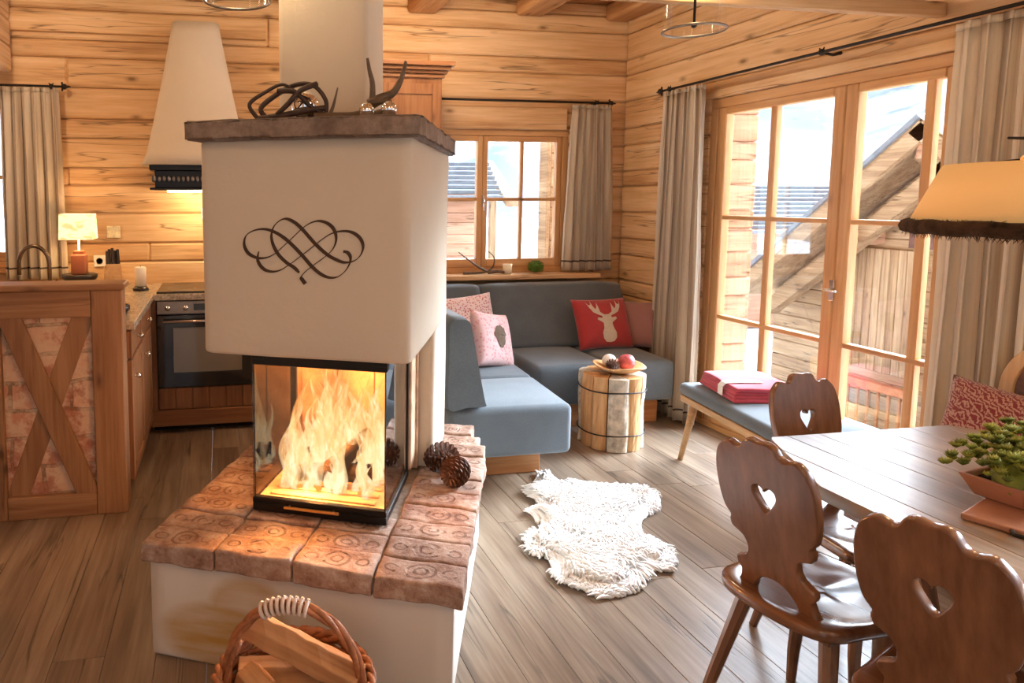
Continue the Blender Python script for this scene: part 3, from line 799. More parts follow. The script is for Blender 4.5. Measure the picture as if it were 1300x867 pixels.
branchy(bm, [(0, 0, .02), (.05, -.02, .018), (.10, -.02, .04), (.09, -.01, .065), (.03, 0, .06)], .012, .010, 8)
o = mesh('antler', bm, M['antler'], loc=FW(.63, .38, ZM), rot=(0, 0, FR * .4)); tag(o, 'brown deer antler with upright tines on the mantel slab', 'antler')
bm = new(); sphere(bm, (0, 0, 0), .026, 24, 14); tag(mesh('glass_ball', bm, M['brass_glass'], loc=FW(.668, .33, ZM + .028)), 'small mirrored glass ball left of the pair beside the antler base', 'glass ball', 'mirrored glass balls on the mantel')
bm = new(); sphere(bm, (0, 0, 0), .026, 24, 14); tag(mesh('glass_ball', bm, M['brass_glass'], loc=FW(.742, .33, ZM + .030)), 'small mirrored glass ball at the mantel end right of the antler base', 'glass ball', 'mirrored glass balls on the mantel')

# ------------------------------------------------------------------ firewood basket
bk = thing('firewood_basket', 'woven cane firewood basket with tall arched handle in front of the hearth', 'basket', (.17, 1.68, 0), R(-20))
bm = new(); nr = 15; ns = 30
def bk_r(t): return .14 + .05 * t + .01 * math.sin(PI * t)
for j in range(ns):
    a = 2 * PI * j / ns; tube(bm, [(bk_r(t) * math.cos(a) * 1.05, bk_r(t) * math.sin(a), .01 + .26 * t) for t in [q / 5 for q in range(6)]], .0045, 5)
mesh('basket_stakes', bm, M['wicker'], bk)
bm = new()
for k in range(nr):
    t_ = k / (nr - 1); pts = []
    for j in range(ns * 2 + 1):
        a = PI * j / ns; r_ = bk_r(t_) + .005 * (1 if (j // 2 + k) % 2 else -1); pts.append((r_ * math.cos(a) * 1.05, r_ * math.sin(a), .015 + .245 * t_))
    tube(bm, pts, .0085, 5, False)
lathe(bm, [(0.001, .008), (.15, .008), (.15, .016), (0.001, .016)], 24)
mesh('woven_wall', bm, M['wicker'], bk)
bm = new()
for ph in (0, PI):
    pts = []
    for j in range(121):
        a = 2 * PI * j / 120; r_ = bk_r(1) + .006 * math.cos(a * 16 + ph); pts.append((r_ * math.cos(a) * 1.05, r_ * math.sin(a), .272 + .008 * math.sin(a * 16 + ph)))
    tube(bm, pts, .009, 6, False)
mesh('basket_rim', bm, M['wicker'], bk)
bm = new()
for ph in (0, 2.1, 4.2):
    pts = []
    for j in range(61):
        a = PI * j / 60; b_ = a * 5 + ph; pts.append((.185 * math.cos(a) + .007 * math.cos(b_) * math.cos(a), .007 * math.sin(b_), .19 + .275 * math.sin(a) ** .8 + .007 * math.cos(b_) * math.sin(a)))
    tube(bm, pts, .0085, 6)
mesh('basket_handle', bm, M['wicker'], bk)
bm = new()
for j in range(9):
    a = PI * (.44 + .025 * j); c = V((.185 * math.cos(a), 0, .19 + .275 * math.sin(a) ** .8))
    pts = [c + .019 * V((math.cos(q) * math.cos(a), math.sin(q), math.cos(q) * math.sin(a))) for q in [2 * PI * w / 12 for w in range(13)]]
    tube(bm, pts, .0055, 5, False)
mesh('handle_binding', bm, M['handlewrap'], bk)
def firewood(loc, rot, L, r, seed, label, barky=False):
    rs_ = random.Random(seed)
    w = thing('firewood_log', label, 'log', loc, 0, 'firewood in the basket', rot)
    bm = new(); lp = [(-r, -r * .6), (r * .9, -r * .75), (r * 1.05, r * .1), (r * .2, r * .85), (-r * .8, r * .5)]
    loops = [[V((x_, y_ + .003 * rs_.uniform(-1, 1), z_ + .003 * rs_.uniform(-1, 1))) for y_, z_ in lp] for x_ in [-L / 2 + L * q / 10 for q in range(11)]]
    loft(bm, loops, smooth=False); bz(mesh('split_wood', bm, M['firewood'], w), .003)
    if barky:
        bm = new(); loops = []
        for q in range(11):
            x_ = -L / 2 + L * q / 10; lo = []
            for a in range(9): t_ = R(200 + 140 * a / 8); lo.append(V((x_, 1.02 * r * math.cos(t_), .0 + r * .95 * math.sin(t_))))
            for a in range(8, -1, -1): t_ = R(200 + 140 * a / 8); lo.append(V((x_, .9 * r * math.cos(t_), r * .75 * math.sin(t_))))
            loops.append(lo)
        loft(bm, loops); mesh('bark', bm, M['bark'], w)
    return w
firewood((.20, 1.72, .315), (R(15), R(14), R(-32)), .33, .040, 1, 'pale split log lying slantwise on top of the basket')
firewood((.12, 1.62, .215), (R(60), R(8), R(-60)), .30, .045, 2, 'split log in the basket under the slanting pale one, nearer the camera', True)
firewood((.275, 1.63, .185), (R(-30), R(10), R(-20)), .28, .045, 3, 'split log at the right side of the basket', True)
firewood((.16, 1.77, .22), (R(-20), 0, R(-5)), .26, .05, 4, 'bark-covered log at the back of the basket next to the hearth', True)
firewood((.17, 1.68, .10), (R(90), 0, R(20)), .24, .06, 5, 'log at the bottom of the basket', True)

# ------------------------------------------------------------------ kitchen
# bar with brick infill
bar = thing('kitchen_bar', 'timber-framed kitchen bar with crossed braces over brick infill', 'kitchen bar', (0, 3.34, 0))
bm = new(); box(bm, -2.1, -.60, .03, .11, .0, 1.06, .002); mesh('brick_infill', bm, M['brickwall'], bar)
for (a, b) in ((-.595, -.455), (-1.135, -.995), (-1.675, -1.535), (-2.215, -2.075)):
    bm = new(); box(bm, a, b, .0, .125, 0, 1.08, .006, 2); mesh('post', bm, M['island'], bar)
bm = new(); [box(bm, q, q + .398, .0, .06, .955, 1.08, .005, 2) for q in (-.9945, -1.5345, -2.0745)]; mesh('top_rail', bm, M['island_x'], bar)
bm = new(); [box(bm, q, q + .398, .0, .06, 0, .11, .005, 2) for q in (-.9945, -1.5345, -2.0745)]; mesh('bottom_rail', bm, M['island_x'], bar)
for bay in (-.795, -1.335, -1.875):
    for sgn in (1, -1):
        L = math.hypot(.42, .92); bm = new()
        y_ = .004 if sgn > 0 else .028
        box(bm, -.049, .049, y_, y_ + .024, -L / 2 + .01, L / 2 - .01, .003)
        bmesh.ops.transform(bm, matrix=Matrix.Translation((bay, 0, .5325)) @ Matrix.Rotation(-sgn * math.atan2(.315, .84), 4, 'Y'), verts=bm.verts)
        # trim to the bay
        for pc, pn in (((bay + .1985, 0, 0), (1, 0, 0)), ((bay - .1985, 0, 0), (-1, 0, 0)), ((0, 0, .956), (0, 0, 1)), ((0, 0, .11), (0, 0, -1))):
            g = bm.verts[:] + bm.edges[:] + bm.faces[:]
            r_ = bmesh.ops.bisect_plane(bm, geom=g, plane_co=pc, plane_no=pn, clear_outer=True)
            es = [e for e in r_['geom_cut'] if isinstance(e, bmesh.types.BMEdge)]
            if es: bmesh.ops.edgenet_fill(bm, edges=es)
        mesh('cross_brace', bm, M['island'], bar)
bm = new(); box(bm, -2.2, -.44, -.02, .16, 1.081, 1.112, .01, 3, smooth=False); mesh('bar_top', bm, M['island_x'], bar)

# worktop: peninsula plus run along the wall
bm = new(); box(bm, -1.15, -.415, 3.468, 4.45, .865, .905, .004); box(bm, XL + .01, 1.02, 4.45, YB - .002, .865, .905, .004)
tag(mesh('worktop', bm, M['granite']), 'speckled pale granite kitchen worktop behind the bar', 'worktop')
def knob(bm_parent, p, d):
    bm = new(); p = V(p); d = V(d); tube(bm, [p, p + d * .012], .006, 8); sphere(bm, p + d * .022, .014, 12, 8); return mesh('knob', bm, M['chrome'], bm_parent)
def cab(name, label, loc, body, fronts, axis):
    c = thing(name, label, 'cabinet', loc, 0, 'kitchen base cabinets')
    bm = new(); box(bm, *body, .003); mesh('cabinet_body', bm, M['kitchen'], c)
    for (kind, s0, s1, z0_, z1_, t, kz) in fronts:
        bm = new()
        if axis == 'X':
            box(bm, t, t + .02, s0, s1, z0_, z1_, .003); box(bm, t + .012, t + .026, s0 + .0, s0 + .05, z0_, z1_, .003); box(bm, t + .012, t + .026, s1 - .05, s1, z0_, z1_, .003)
            if kind == 'door': box(bm, t + .012, t + .026, s0 + .051, s1 - .051, z1_ - .05, z1_, .003); box(bm, t + .012, t + .026, s0 + .051, s1 - .051, z0_, z0_ + .05, .003)
            d = mesh(kind, bm, M['kitchen'], c); knob(d, (t + .024, (s0 + s1) / 2 if kind == 'drawer' else s0 + .07, kz), (1, 0, 0))
        else:
            box(bm, s0, s1, t - .02, t, z0_, z1_, .003)
            if kind == 'door':
                for q in ((s0, s0 + .05, z0_, z1_), (s1 - .05, s1, z0_, z1_), (s0 + .051, s1 - .051, z1_ - .05, z1_), (s0 + .051, s1 - .051, z0_, z0_ + .05)): box(bm, q[0], q[1], t - .026, t - .012, q[2], q[3], .003)
            d = mesh(kind, bm, M['kitchen'], c); knob(d, ((s0 + s1) / 2 if kind == 'drawer' else s0 + .07, t - .024, kz), (0, -1, 0))
    bm = new()
    if axis == 'X': box(bm, body[0] + .03, body[1] - .04, body[2], body[3], 0, body[4] - .001, .002)
    else: box(bm, body[0], body[1], body[2] + .05, body[3] - .01, 0, body[4] - .001, .002)
    mesh('plinth', bm, M['kitchen'], c)
    return c
for k, (a, b, lb) in enumerate(((3.47, 3.96, 'brown pine base cabinet right behind the bar end, with chrome knobs'), (3.965, 4.44, 'brown pine base cabinet of the peninsula next to the oven corner'))):
    cab('base_cabinet', lb, (0, 0, 0), (-1.10, -.46, a, b, .10, .862), [('drawer', a + .005, b - .005, .72, .858, -.459, .79), ('door', a + .005, b - .005, .11, .71, -.459, .62)], 'X')
ovc = thing('oven_cabinet', 'brown pine cabinet housing the black built-in oven', 'cabinet', (0, 0, 0), 0, 'kitchen base cabinets')
bm = new(); box(bm, -.45, -.405, 4.49, 5.0, .04, .862, .002); box(bm, .235, .28, 4.49, 5.0, .04, .862, .002); box(bm, -.404, .234, 4.50, 5.0, .04, .28, .002); mesh('cabinet_body', bm, M['kitchen'], ovc)
bm = new()
for k in range(6): box(bm, -.40 + k * .106, -.40 + k * .106 + .104, 4.478, 4.498, .155, .295, .003, rnd=random.random())
mesh('drawer', bm, M['kitchen'], ovc)
bm = new(); box(bm, -.45, .28, 4.47, 4.489, .045, .15, .004); mesh('plinth', bm, M['kitchen_x'], ovc)
bm = new(); box(bm, -.44, .27, 4.55, 4.97, 0, .038, 0); mesh('recessed_base', bm, M['soap'], ovc)
ov = thing('oven', 'black built-in oven with steel control panel under the hob', 'oven', (0, 4.475, 0))
bm = new(); box(bm, -.40, .23, .0, .42, .302, .862, .003); mesh('oven_body', bm, M['blacksteel'], ov)
bm = new(); box(bm, -.398, .228, -.022, -.001, .775, .86, .004); mesh('control_panel', bm, M['steel'], ov)
bm = new(); box(bm, -.17, -.07, -.026, -.0225, .80, .84, .001); mesh('clock_display', bm, M['ovenblack'], ov)
for kx in (-.33, -.22, .02, .15):
    bm = new(); lathe(bm, [(0.001, 0), (.018, 0), (.016, .02), (0.001, .022)], 16); bmesh.ops.rotate(bm, matrix=Matrix.Rotation(R(90), 3, 'X'), verts=bm.verts, cent=(0, 0, 0)); mesh('control_knob', bm, M['chrome'], ov, loc=(kx, -.0225, .817))
bm = new(); poly_prism(bm, [[(-.398, .305), (.228, .305), (.228, .768), (-.398, .768)], [(-.30, .40), (-.30, .69), (.13, .69), (.13, .40)]], .022, .003); bmesh.ops.rotate(bm, matrix=Matrix.Rotation(R(90), 3, 'X'), verts=bm.verts, cent=(0, 0, 0)); od = mesh('oven_door', bm, M['ovenblack'], ov, loc=(0, -.013, 0))
bm = new(); box(bm, -.31, .14, -.004, .0, .39, .70, 0); mesh('door_glass', bm, plain('oven_window', (.22, .18, .13), .06, .9), od)
bm = new(); tube(bm, [(-.36, -.045, .735), (.19, -.045, .735)], .009, 10); tube(bm, [(-.33, -.045, .735), (-.33, -.012, .735)], .006); tube(bm, [(.16, -.045, .735), (.16, -.012, .735)], .006); mesh('oven_handle', bm, M['chrome'], od)
hb = thing('hob', 'dark glass hob set in the worktop above the oven', 'hob', (-.08, 4.73, .905))
bm = new(); box(bm, -.32, .32, -.25, .25, .0, .012, .003); mesh('glass_plate', bm, M['ovenblack'], hb)
for (a, b, r) in ((-.17, -.1, .09), (.17, -.1, .075), (-.17, .12, .075), (.17, .12, .09)):
    bm = new(); lathe(bm, [(r - .004, .0122), (r - .002, .0135), (r, .0122)], 28, (a, b, 0)); mesh('cooking_zone', bm, M['steel'], hb)
cab('base_cabinet', 'brown pine base cabinet hidden partly behind the fireplace, right of the oven', (0, 0, 0), (.285, 1.0, 4.5, 5.0, .10, .862), [('door', .29, .64, .11, .858, 4.499, .7), ('door', .645, .995, .11, .858, 4.499, .7)], 'Y')
# tall cupboard with cornice behind the fireplace
tc = thing('tall_cupboard', 'tall reddish-brown pine cupboard with cornice behind the fireplace', 'cupboard', (1.0, 4.5, 0))
bm = new(); box(bm, .025, .475, .02, .565, 0, 2.33, .004); mesh('cupboard_body', bm, M['kitchen'], tc)
bm = new()
for q in ((.04, .46, .12, 2.26),):
    box(bm, q[0], q[1], -.001, .019, q[2], q[3], .003)
    for w in ((q[0], q[0] + .06, q[2], q[3]), (q[1] - .06, q[1], q[2], q[3]), (q[0] + .061, q[1] - .061, q[3] - .07, q[3]), (q[0] + .061, q[1] - .061, q[2], q[2] + .07)): box(bm, w[0], w[1], -.009, -.0015, w[2], w[3], .002)
d = mesh('door', bm, M['kitchen'], tc); knob(d, (.08, -.006, 1.2), (0, -1, 0))
bm = new()
for k, (e, za, zb) in enumerate(((.01, 2.30, 2.325), (.025, 2.326, 2.345), (.045, 2.346, 2.37), (.065, 2.371, 2.40))): box(bm, .02 - e, .48 + e, .015 - e, .565, za, zb, .005, 2)
mesh('cornice', bm, M['kitchen_x'], tc)
# range hood
rh = thing('range_hood', 'cream plastered pyramid range hood on the kitchen back wall', 'range hood', (-.135, YB - .002, 0))
loops = []
for i in range(13):
    t_ = i / 12; z = 1.72 + .955 * t_; hw = .335 - .185 * t_ ** .9; dep = .50 - .26 * t_
    if i == 0: hw += .012; dep += .01
    loops.append([V((a, b, z)) for a, b in [(-hw, 0), (-hw, -dep + .05), (-hw + .035, -dep), (0, -dep), (hw - .035, -dep), (hw, -dep + .05), (hw, 0)]])
bm = new(); loft(bm, loops); wob_plaster(bm, .003); o = mesh('plaster_cowl', bm, M['plaster'], rh)
bm = new(); box(bm, -.30, .30, -.46, -.01, 1.685, 1.722, .003); box(bm, -.30, .30, -.46, -.01, 1.56, 1.575, .004); box(bm, -.27, .27, -.42, -.02, 1.575, 1.685, .003); mesh('metal_housing', bm, M['blacksteel'], rh)
bm = new()
for k in range(19): sphere(bm, (-.27 + k * .03, -.432, 1.632), .013, 8, 6, (.8, .5, 1.5))
for k in range(11): sphere(bm, (.288, -.40 + k * .037, 1.632), .013, 8, 6, (.5, .8, 1.5)); sphere(bm, (-.288, -.40 + k * .037, 1.632), .013, 8, 6, (.5, .8, 1.5))
mesh('fretwork_band', bm, M['steel'], rh)
bm = new(); box(bm, -.2, .2, -.36, -.12, 1.545, 1.558, .002); mesh('hood_light', bm, emit('warm_hood_light', (1, .75, .42), 4), rh)

# sink tap
tp = thing('kitchen_tap', 'bronze arched kitchen tap behind the bar', 'tap', (-1.0, 4.35, .905))
bm = new(); lathe(bm, [(.001, 0), (.028, 0), (.028, .012), (.018, .02), (.016, .09), (.001, .09)], 16); mesh('tap_body', bm, M['bronze'], tp)
bm = new(); tube(bm, [(.0, 0, .06)] + [(-.085 + .085 * math.cos(R(q)), 0, .21 + .11 * math.sin(R(q))) for q in range(0, 181, 12)] + [(-.17, 0, .15)], .012, 10); mesh('spout', bm, M['bronze'], tp)
bm = new(); tube(bm, [(0, -.01, .05), (.03, -.03, .09), (.05, -.05, .12)], [.01, .008, .006], 8); mesh('tap_lever', bm, M['bronze'], tp)
# table lamp
tl = thing('table_lamp', 'lit table lamp with drawn-on shade on the kitchen worktop', 'lamp', (-.915, 4.80, .905))
bm = new(); lathe(bm, [(.001, 0), (.075, 0), (.08, .02), (.06, .035), (.001, .035)], 24); mesh('lamp_foot', bm, M['darkglaze'], tl)
bm = new(); lathe(bm, [(.001, .035), (.07, .04), (.11, .075), (.115, .10), (.10, .105), (.06, .10), (.001, .10)], 24); mesh('lamp_bowl', bm, M['darkglaze'], tl)
bm = new(); box(bm, -.048, .048, -.048, .048, .101, .235, .012, 3, smooth=True); box(bm, -.034, .034, -.034, .034, .22, .26, .008, 2); mesh('lamp_column', bm, M['copper'], tl)
bm = new()
sh = []
for w, z in ((.105, .335), (.098, .50)): sh.append([V((a * w, b * w, z)) for a, b in ((-1, -1), (1, -1), (1, 1), (-1, 1))])
loft(bm, sh, capa=False, capb=False, smooth=False); o = mesh('lamp_shade', bm, M['tableshade'], tl); md = o.modifiers.new('s', 'SOLIDIFY'); md.thickness = .003
bm = new(); tube(bm, [(0, 0, .26), (0, 0, .36)], .006); sphere(bm, (0, 0, .40), .03); mesh('bulb', bm, emit('warm_bulb', (1, .7, .35), 6), tl)
# framed card, knife block, candle, sockets
o = tag(mesh('picture', (lambda b: (box(b, -.775, -.685, YB - .02, YB - .001, 1.23, 1.315, .003), b)[1])(new()), plain('cream_card', (.85, .68, .42), .7, nscale=30, namt=.3)), 'small cream picture on the log wall right of the table lamp', 'picture')
kb = thing('knife_block', 'pale wooden knife block with black handled knives on the worktop', 'knife block', (-.70, 4.78, .905), R(15))
bm = new(); loft(bm, [[V((-.055, -.08, 0)), V((.055, -.08, 0)), V((.055, .06, 0)), V((-.055, .06, 0))], [V((-.05, -.03, .17)), V((.05, -.03, .17)), V((.05, .09, .13)), V((-.05, .09, .13))]], smooth=False); bz(mesh('block', bm, M['benchwood'], kb), .004)
for k in range(5):
    bm = new(); xx = -.036 + k * .018; yy = .0 + .03 * (k % 2)
    box(bm, -.009, .009, -.013, .013, 0, .10 + .01 * (k % 3), .004, 2); mesh('knife_handle', bm, M['darkglaze'], kb, loc=(xx, yy, .155), rot=(R(-14), 0, R(3 * (k - 2))))
cn = thing('jar_candle', 'cream pillar candle on a dark dish on the kitchen worktop', 'candle', (-.515, 4.68, .905))
bm = new(); lathe(bm, [(.001, 0), (.05, 0), (.052, .012), (.035, .03), (.001, .03)], 20); mesh('candle_dish', bm, M['darkglaze'], cn)
bm = new(); lathe(bm, [(.001, .03), (.036, .03), (.037, .15), (.03, .155), (.001, .150)], 20); mesh('candle_body', bm, M['candle'], cn)
bm = new(); tube(bm, [(0, 0, .148), (.002, 0, .165)], .0015, 6); mesh('wick', bm, M['soap'], cn)
for k, (sx, lb) in enumerate(((-.83, 'white wall socket on the log wall beside the lamp foot'), (-.085, 'white wall socket on the log wall under the range hood'))):
    so = thing('wall_socket', lb, 'socket', (sx, YB - .002, (1.07, 1.40)[k]), 0, 'kitchen wall sockets')
    bm = new(); box(bm, -.04, .04, -.012, 0, -.04, .04, .004, 2); mesh('cover_plate', bm, M['plastic'], so)
    bm = new(); lathe(bm, [(.001, .0), (.02, 0), (.022, .004)], 16); bmesh.ops.rotate(bm, matrix=Matrix.Rotation(R(90), 3, 'X'), verts=bm.verts, cent=(0, 0, 0)); mesh('socket_well', bm, M['steel'], so, loc=(0, -.012, 0))
db = new(); lathe(db, [(.001, 0), (.035, 0), (.05, .02), (.052, .045), (.045, .045), (.04, .02), (.001, .012)], 24)
tag(mesh('bowl', db, M['darkglaze'], loc=(-.52, 3.75, .905)), 'small dark bowl on the peninsula worktop behind the bar post', 'bowl')

# ------------------------------------------------------------------ curtains and rods
def curtain(name, label, L, z0_, z1_, loc, rotz, folds, matk, gather=.8, group='striped linen curtains', amp=.035):
    c = thing(name, label, 'curtain', loc, rotz, group)
    bm = new(); uv = bm.loops.layers.uv.new('UVMap'); lay = rl(bm)
    nx, nz = folds * 12, 26; g = []
    for i in range(nx + 1):
        s = i / nx; col = []
        for j in range(nz + 1):
            t_ = j / nz; z = z0_ + (z1_ - z0_) * t_
            wid = L * (1 - (1 - gather) * t_ ** 1.5)
            a = amp * (1 - .45 * t_)
            x_ = (s - .5) * wid + .012 * math.sin(s * folds * 4 * PI + 1) ; y_ = a * math.sin(s * folds * 2 * PI) + .3 * a * math.sin(s * folds * 2 * PI * .37 + 2 + t_) + .004 * math.sin(t_ * 9 + s * 20)
            col.append(bm.verts.new((x_, y_, z)))
        g.append(col)
    for i in range(nx):
        for j in range(nz):
            f = bm.faces.new([g[i][j], g[i + 1][j], g[i + 1][j + 1], g[i][j + 1]]); f.smooth = True
            for l, (a, b) in zip(f.loops, ((i, j), (i + 1, j), (i + 1, j + 1), (i, j + 1))):
                l[uv].uv = (a / nx * folds * .16 + folds, (b / nz) * (z1_ - z0_))
    o = mesh('drape', bm, M[matk], c); md = o.modifiers.new('s', 'SOLIDIFY'); md.thickness = .003
    bm = new(); lay = rl(bm)
    g = []
    for i in range(nx + 1):
        s = i / nx; wid = L * gather; y_ = amp * .55 * math.sin(s * folds * 2 * PI) + .165 * amp * math.sin(s * folds * 2 * PI * .37 + 3)
        x_ = (s - .5) * wid + .012 * math.sin(s * folds * 4 * PI + 1)
        g.append(V((x_, y_, z1_)))
    uvh = bm.loops.layers.uv.new('UVMap')
    rs2 = [[bm.verts.new(p + V((0, 0, dz))) for p in g] for dz in (0.0, .03)]
    for i in range(nx):
        f = bm.faces.new([rs2[0][i], rs2[0][i + 1], rs2[1][i + 1], rs2[1][i]]); f.smooth = True
        for l, a in zip(f.loops, (i, i + 1, i + 1, i)): l[uvh].uv = (a / nx * folds * .16 + folds, .5)
    o = mesh('pleat_heading', bm, M[matk], c); md = o.modifiers.new('s', 'SOLIDIFY'); md.thickness = .006
    return c
curtain('curtain', 'short striped linen curtain at the right side of the small back window', .40, .945, 2.19, (2.825, YB - .085, 0), 0, 6, 'linen0', .78)
curtain('curtain', 'striped linen curtain at the left edge of the photo by the kitchen window', .40, .96, 2.21, (-1.235, YB - .085, 0), 0, 6, 'linen1', .92)
curtain('curtain', 'long striped linen curtain between the room corner and the glazed door', .50, .015, 2.20, (3.03, 4.19, 0), R(90), 7, 'linen2', .80)
curtain('curtain', 'long striped linen curtain right of the glazed door behind the hanging lamp', .68, .015, 2.195, (3.03, 2.13, 0), R(90), 9, 'linen3', .98)
def rod(name, label, p0, p1, finials, brackets, wall):
    c = thing(name, label, 'curtain rod', (0, 0, 0), 0, 'black iron curtain rods')
    p0, p1 = V(p0), V(p1)
    bm = new(); tube(bm, [p0, p1], .008, 10); mesh('pole', bm, M['iron'], c)
    d = (p1 - p0).normalized()
    for e, s in finials:
        p = p1 if e else p0; dd = d if e else -d
        bm = new(); sphere(bm, p + dd * .012, .02, 12, 8); tube(bm, [p + dd * .02, p + dd * .055], [.012, .004], 8); 
        tube(bm, [p + dd * .0 + V((0, 0, .03)), p + V((0, 0, -.03))], [.006, .006], 8); mesh('finial', bm, M['iron'], c)
    for b in brackets:
        p = p0.lerp(p1, b); w = V(wall)
        bm = new(); tube(bm, [p - V((0, 0, .0)), p + w * .055 - V((0, 0, .012)), p + w * .094], [.008, .007, .010], 8); sphere(bm, p, .017, 10, 8)
        for q in (-.5, .5): tube(bm, [p + V((0, 0, .0)), p + V((0, 0, .022)) + d * q * .03], [.006, .003], 6)
        mesh('bracket', bm, M['iron'], c)
    return c
rod('curtain_rod', 'black iron curtain rod above the small back window', (1.5, YB - .085, 2.235), (2.97, YB - .085, 2.235), [(1, 0)], [.03, .93], (0, .85, 0))
rod('curtain_rod', 'black iron curtain rod above the kitchen window at the left edge', (-2.75, YB - .085, 2.25), (-1.02, YB - .085, 2.25), [(1, 0)], [.05, .96], (0, .85, 0))
rod('curtain_rod', 'long black iron curtain rod above the glazed terrace door', (3.03, 1.6, 2.245), (3.03, 4.43, 2.245), [(1, 0)], [.05, .54, .97], (1.2, 0, 0))
# ------------------------------------------------------------------ corner sofa
def cushion_block(bm, x0, x1, y0, y1, z0_, z1_, r=.035, puff=.012):
    t = bmesh.new()
    bmesh.ops.create_cube(t, size=1, matrix=Matrix.Translation(((x0 + x1) / 2, (y0 + y1) / 2, (z0_ + z1_) / 2)) @ Matrix.Diagonal((x1 - x0, y1 - y0, z1_ - z0_, 1)))
    bmesh.ops.bevel(t, geom=t.edges[:], offset=r, segments=4, affect='EDGES', profile=.5)
    bmesh.ops.subdivide_edges(t, edges=[e for e in t.edges if e.calc_length() > .12], cuts=4, use_grid_fill=True)
    for v in t.verts:
        a = 1 - abs((v.co.x - (x0 + x1) / 2) / ((x1 - x0) / 2)) ** 2; b = 1 - abs((v.co.y - (y0 + y1) / 2) / ((y1 - y0) / 2)) ** 2
        if v.co.z > z1_ - .01: v.co.z += puff * max(0, a) * max(0, b)
    for f in t.faces: f.smooth = True
    merge(bm, t)
sf = thing('corner_sofa', 'slate blue L-shaped corner sofa with wedge backs on a wooden plinth', 'sofa', (0, 0, 0))
bm = new(); box(bm, 1.16, 1.72, 3.46, 4.48, 0, .17, .004); mesh('plinth', bm, M['plinth'], sf)
bm = new(); box(bm, 1.50, 2.90, 4.485, 4.95, 0, .17, .004); box(bm, 1.98, 2.90, 4.14, 4.484, 0, .17, .004); mesh('plinth', bm, M['plinth'], sf)
SK = lambda y: (y - 3.2) * .10
def seat(x0, x1, y0, y1): 
    bm = new(); cushion_block(bm, x0, x1, y0, y1, .175, .44); 
    for v in bm.verts:
        if x1 < 1.9: v.co.x += SK(v.co.y) * max(0, (v.co.x - x0) / (x1 - x0))
    mesh('seat_cushion', bm, M['sofa'], sf)
seat(1.125, 1.79, 3.25, 3.84); seat(1.125, 1.79, 3.845, 4.49)
seat(1.50, 1.92, 4.495, 4.93)
seat(1.97, 2.50, 4.03, 4.93); seat(2.505, 2.95, 4.03, 4.93)
def wedge(axis, a0, a1, s):
    """back cushion: thick at the seat, thin at the top. s = list of cross-section points"""
    pts = crom([(p[0], p[1], 0) for p in s], 3, True)
    k = 8; bm = new(); loops = []
    for i in range(k + 1):
        t_ = i / k; a = a0 + (a1 - a0) * t_; sc = 1 - .05 * (abs(t_ - .5) * 2) ** 8
        c = V((sum(p.x for p in pts) / len(pts), sum(p.y for p in pts) / len(pts), 0))
        lp = []
        for p in pts:
            q = c + (p - c) * sc; lp.append(V((q.x, a, q.y)) if axis == 'Y' else V((a, q.x, q.y)))
        loops.append(lp)
    loft(bm, loops); return bm
sec = [(x_ + .02, z_) for x_, z_ in [(1.09, .445), (1.19, .443), (1.285, .443), (1.30, .455), (1.29, .48), (1.24, .72), (1.21, .87), (1.195, .905), (1.17, .915), (1.125, .915), (1.10, .90), (1.09, .87), (1.09, .7)]]
for a, b in ((3.24, 3.86), (3.865, 4.49)): mesh('back_cushion', wedge('Y', a, b, sec), M['sofa'], sf)
secb = [(4.96, .445), (4.80, .443), (4.58, .443), (4.555, .455), (4.56, .48), (4.68, .70), (4.76, .83), (4.785, .865), (4.82, .875), (4.89, .875), (4.94, .865), (4.96, .84), (4.965, .7)]
for a, b in ((1.50, 1.865), (1.875, 2.985)): mesh('back_cushion', wedge('X', a, b, secb), M['sofa'], sf)

# ------------------------------------------------------------------ throw pillows
def pillow(w, h, d=.11, n=20, seed=0):
    bm = new(); lay = rl(bm); top = {}; bot = {}
    for i in range(n + 1):
        for j in range(n + 1):
            u, v = 2 * i / n - 1, 2 * j / n - 1
            pin = 1 - .07 * (1 - abs(v) ** 2 * .0) * (1 - u * u) * abs(v) ** 3
            x_ = u * w / 2 * (1 - .06 * (1 - v * v)) ; z_ = v * h / 2 * (1 - .06 * (1 - u * u))
            e = ((1 - u ** 4) * (1 - v ** 4)) ** .55
            y_ = d / 2 * e + .004 * math.sin(7 * u + seed) * math.sin(6 * v + seed) * e
            edge = i in (0, n) or j in (0, n)
            top[i, j] = bm.verts.new((x_, -y_, z_)); bot[i, j] = top[i, j] if edge else bm.verts.new((x_, y_, z_))
    for i in range(n):
        for j in range(n):
            for g, rev in ((top, False), (bot, True)):
                q = [g[i, j], g[i + 1, j], g[i + 1, j + 1], g[i, j + 1]]
                f = bm.faces.new(q[::-1] if rev else q); f.smooth = True
    return bm
def pil_y(u, v, d): return -d / 2 * ((1 - u ** 4) * (1 - v ** 4)) ** .55
def motif(loops, w, h, d, off=.004, seed=0):
    """flat felt applique that follows the pillow front"""
    bm = new(); poly_prism(bm, loops, .003, 0)
    bmesh.ops.triangulate(bm, faces=bm.faces)
    bmesh.ops.subdivide_edges(bm, edges=[e for e in bm.edges if e.calc_length() > .02], cuts=2)
    for v in bm.verts:
        x_, z_, t_ = v.co.x, v.co.y, v.co.z
        u, q = x_ / (w / 2) / .95, z_ / (h / 2) / .95
        e = ((1 - u ** 4) * (1 - q ** 4)) ** .55 if abs(u) < 1 and abs(q) < 1 else 0
        v.co = V((x_, -(d / 2 * e + .004 * math.sin(7 * u + seed) * math.sin(6 * q + seed) * e) - off + t_ * .4, z_))
    return bm
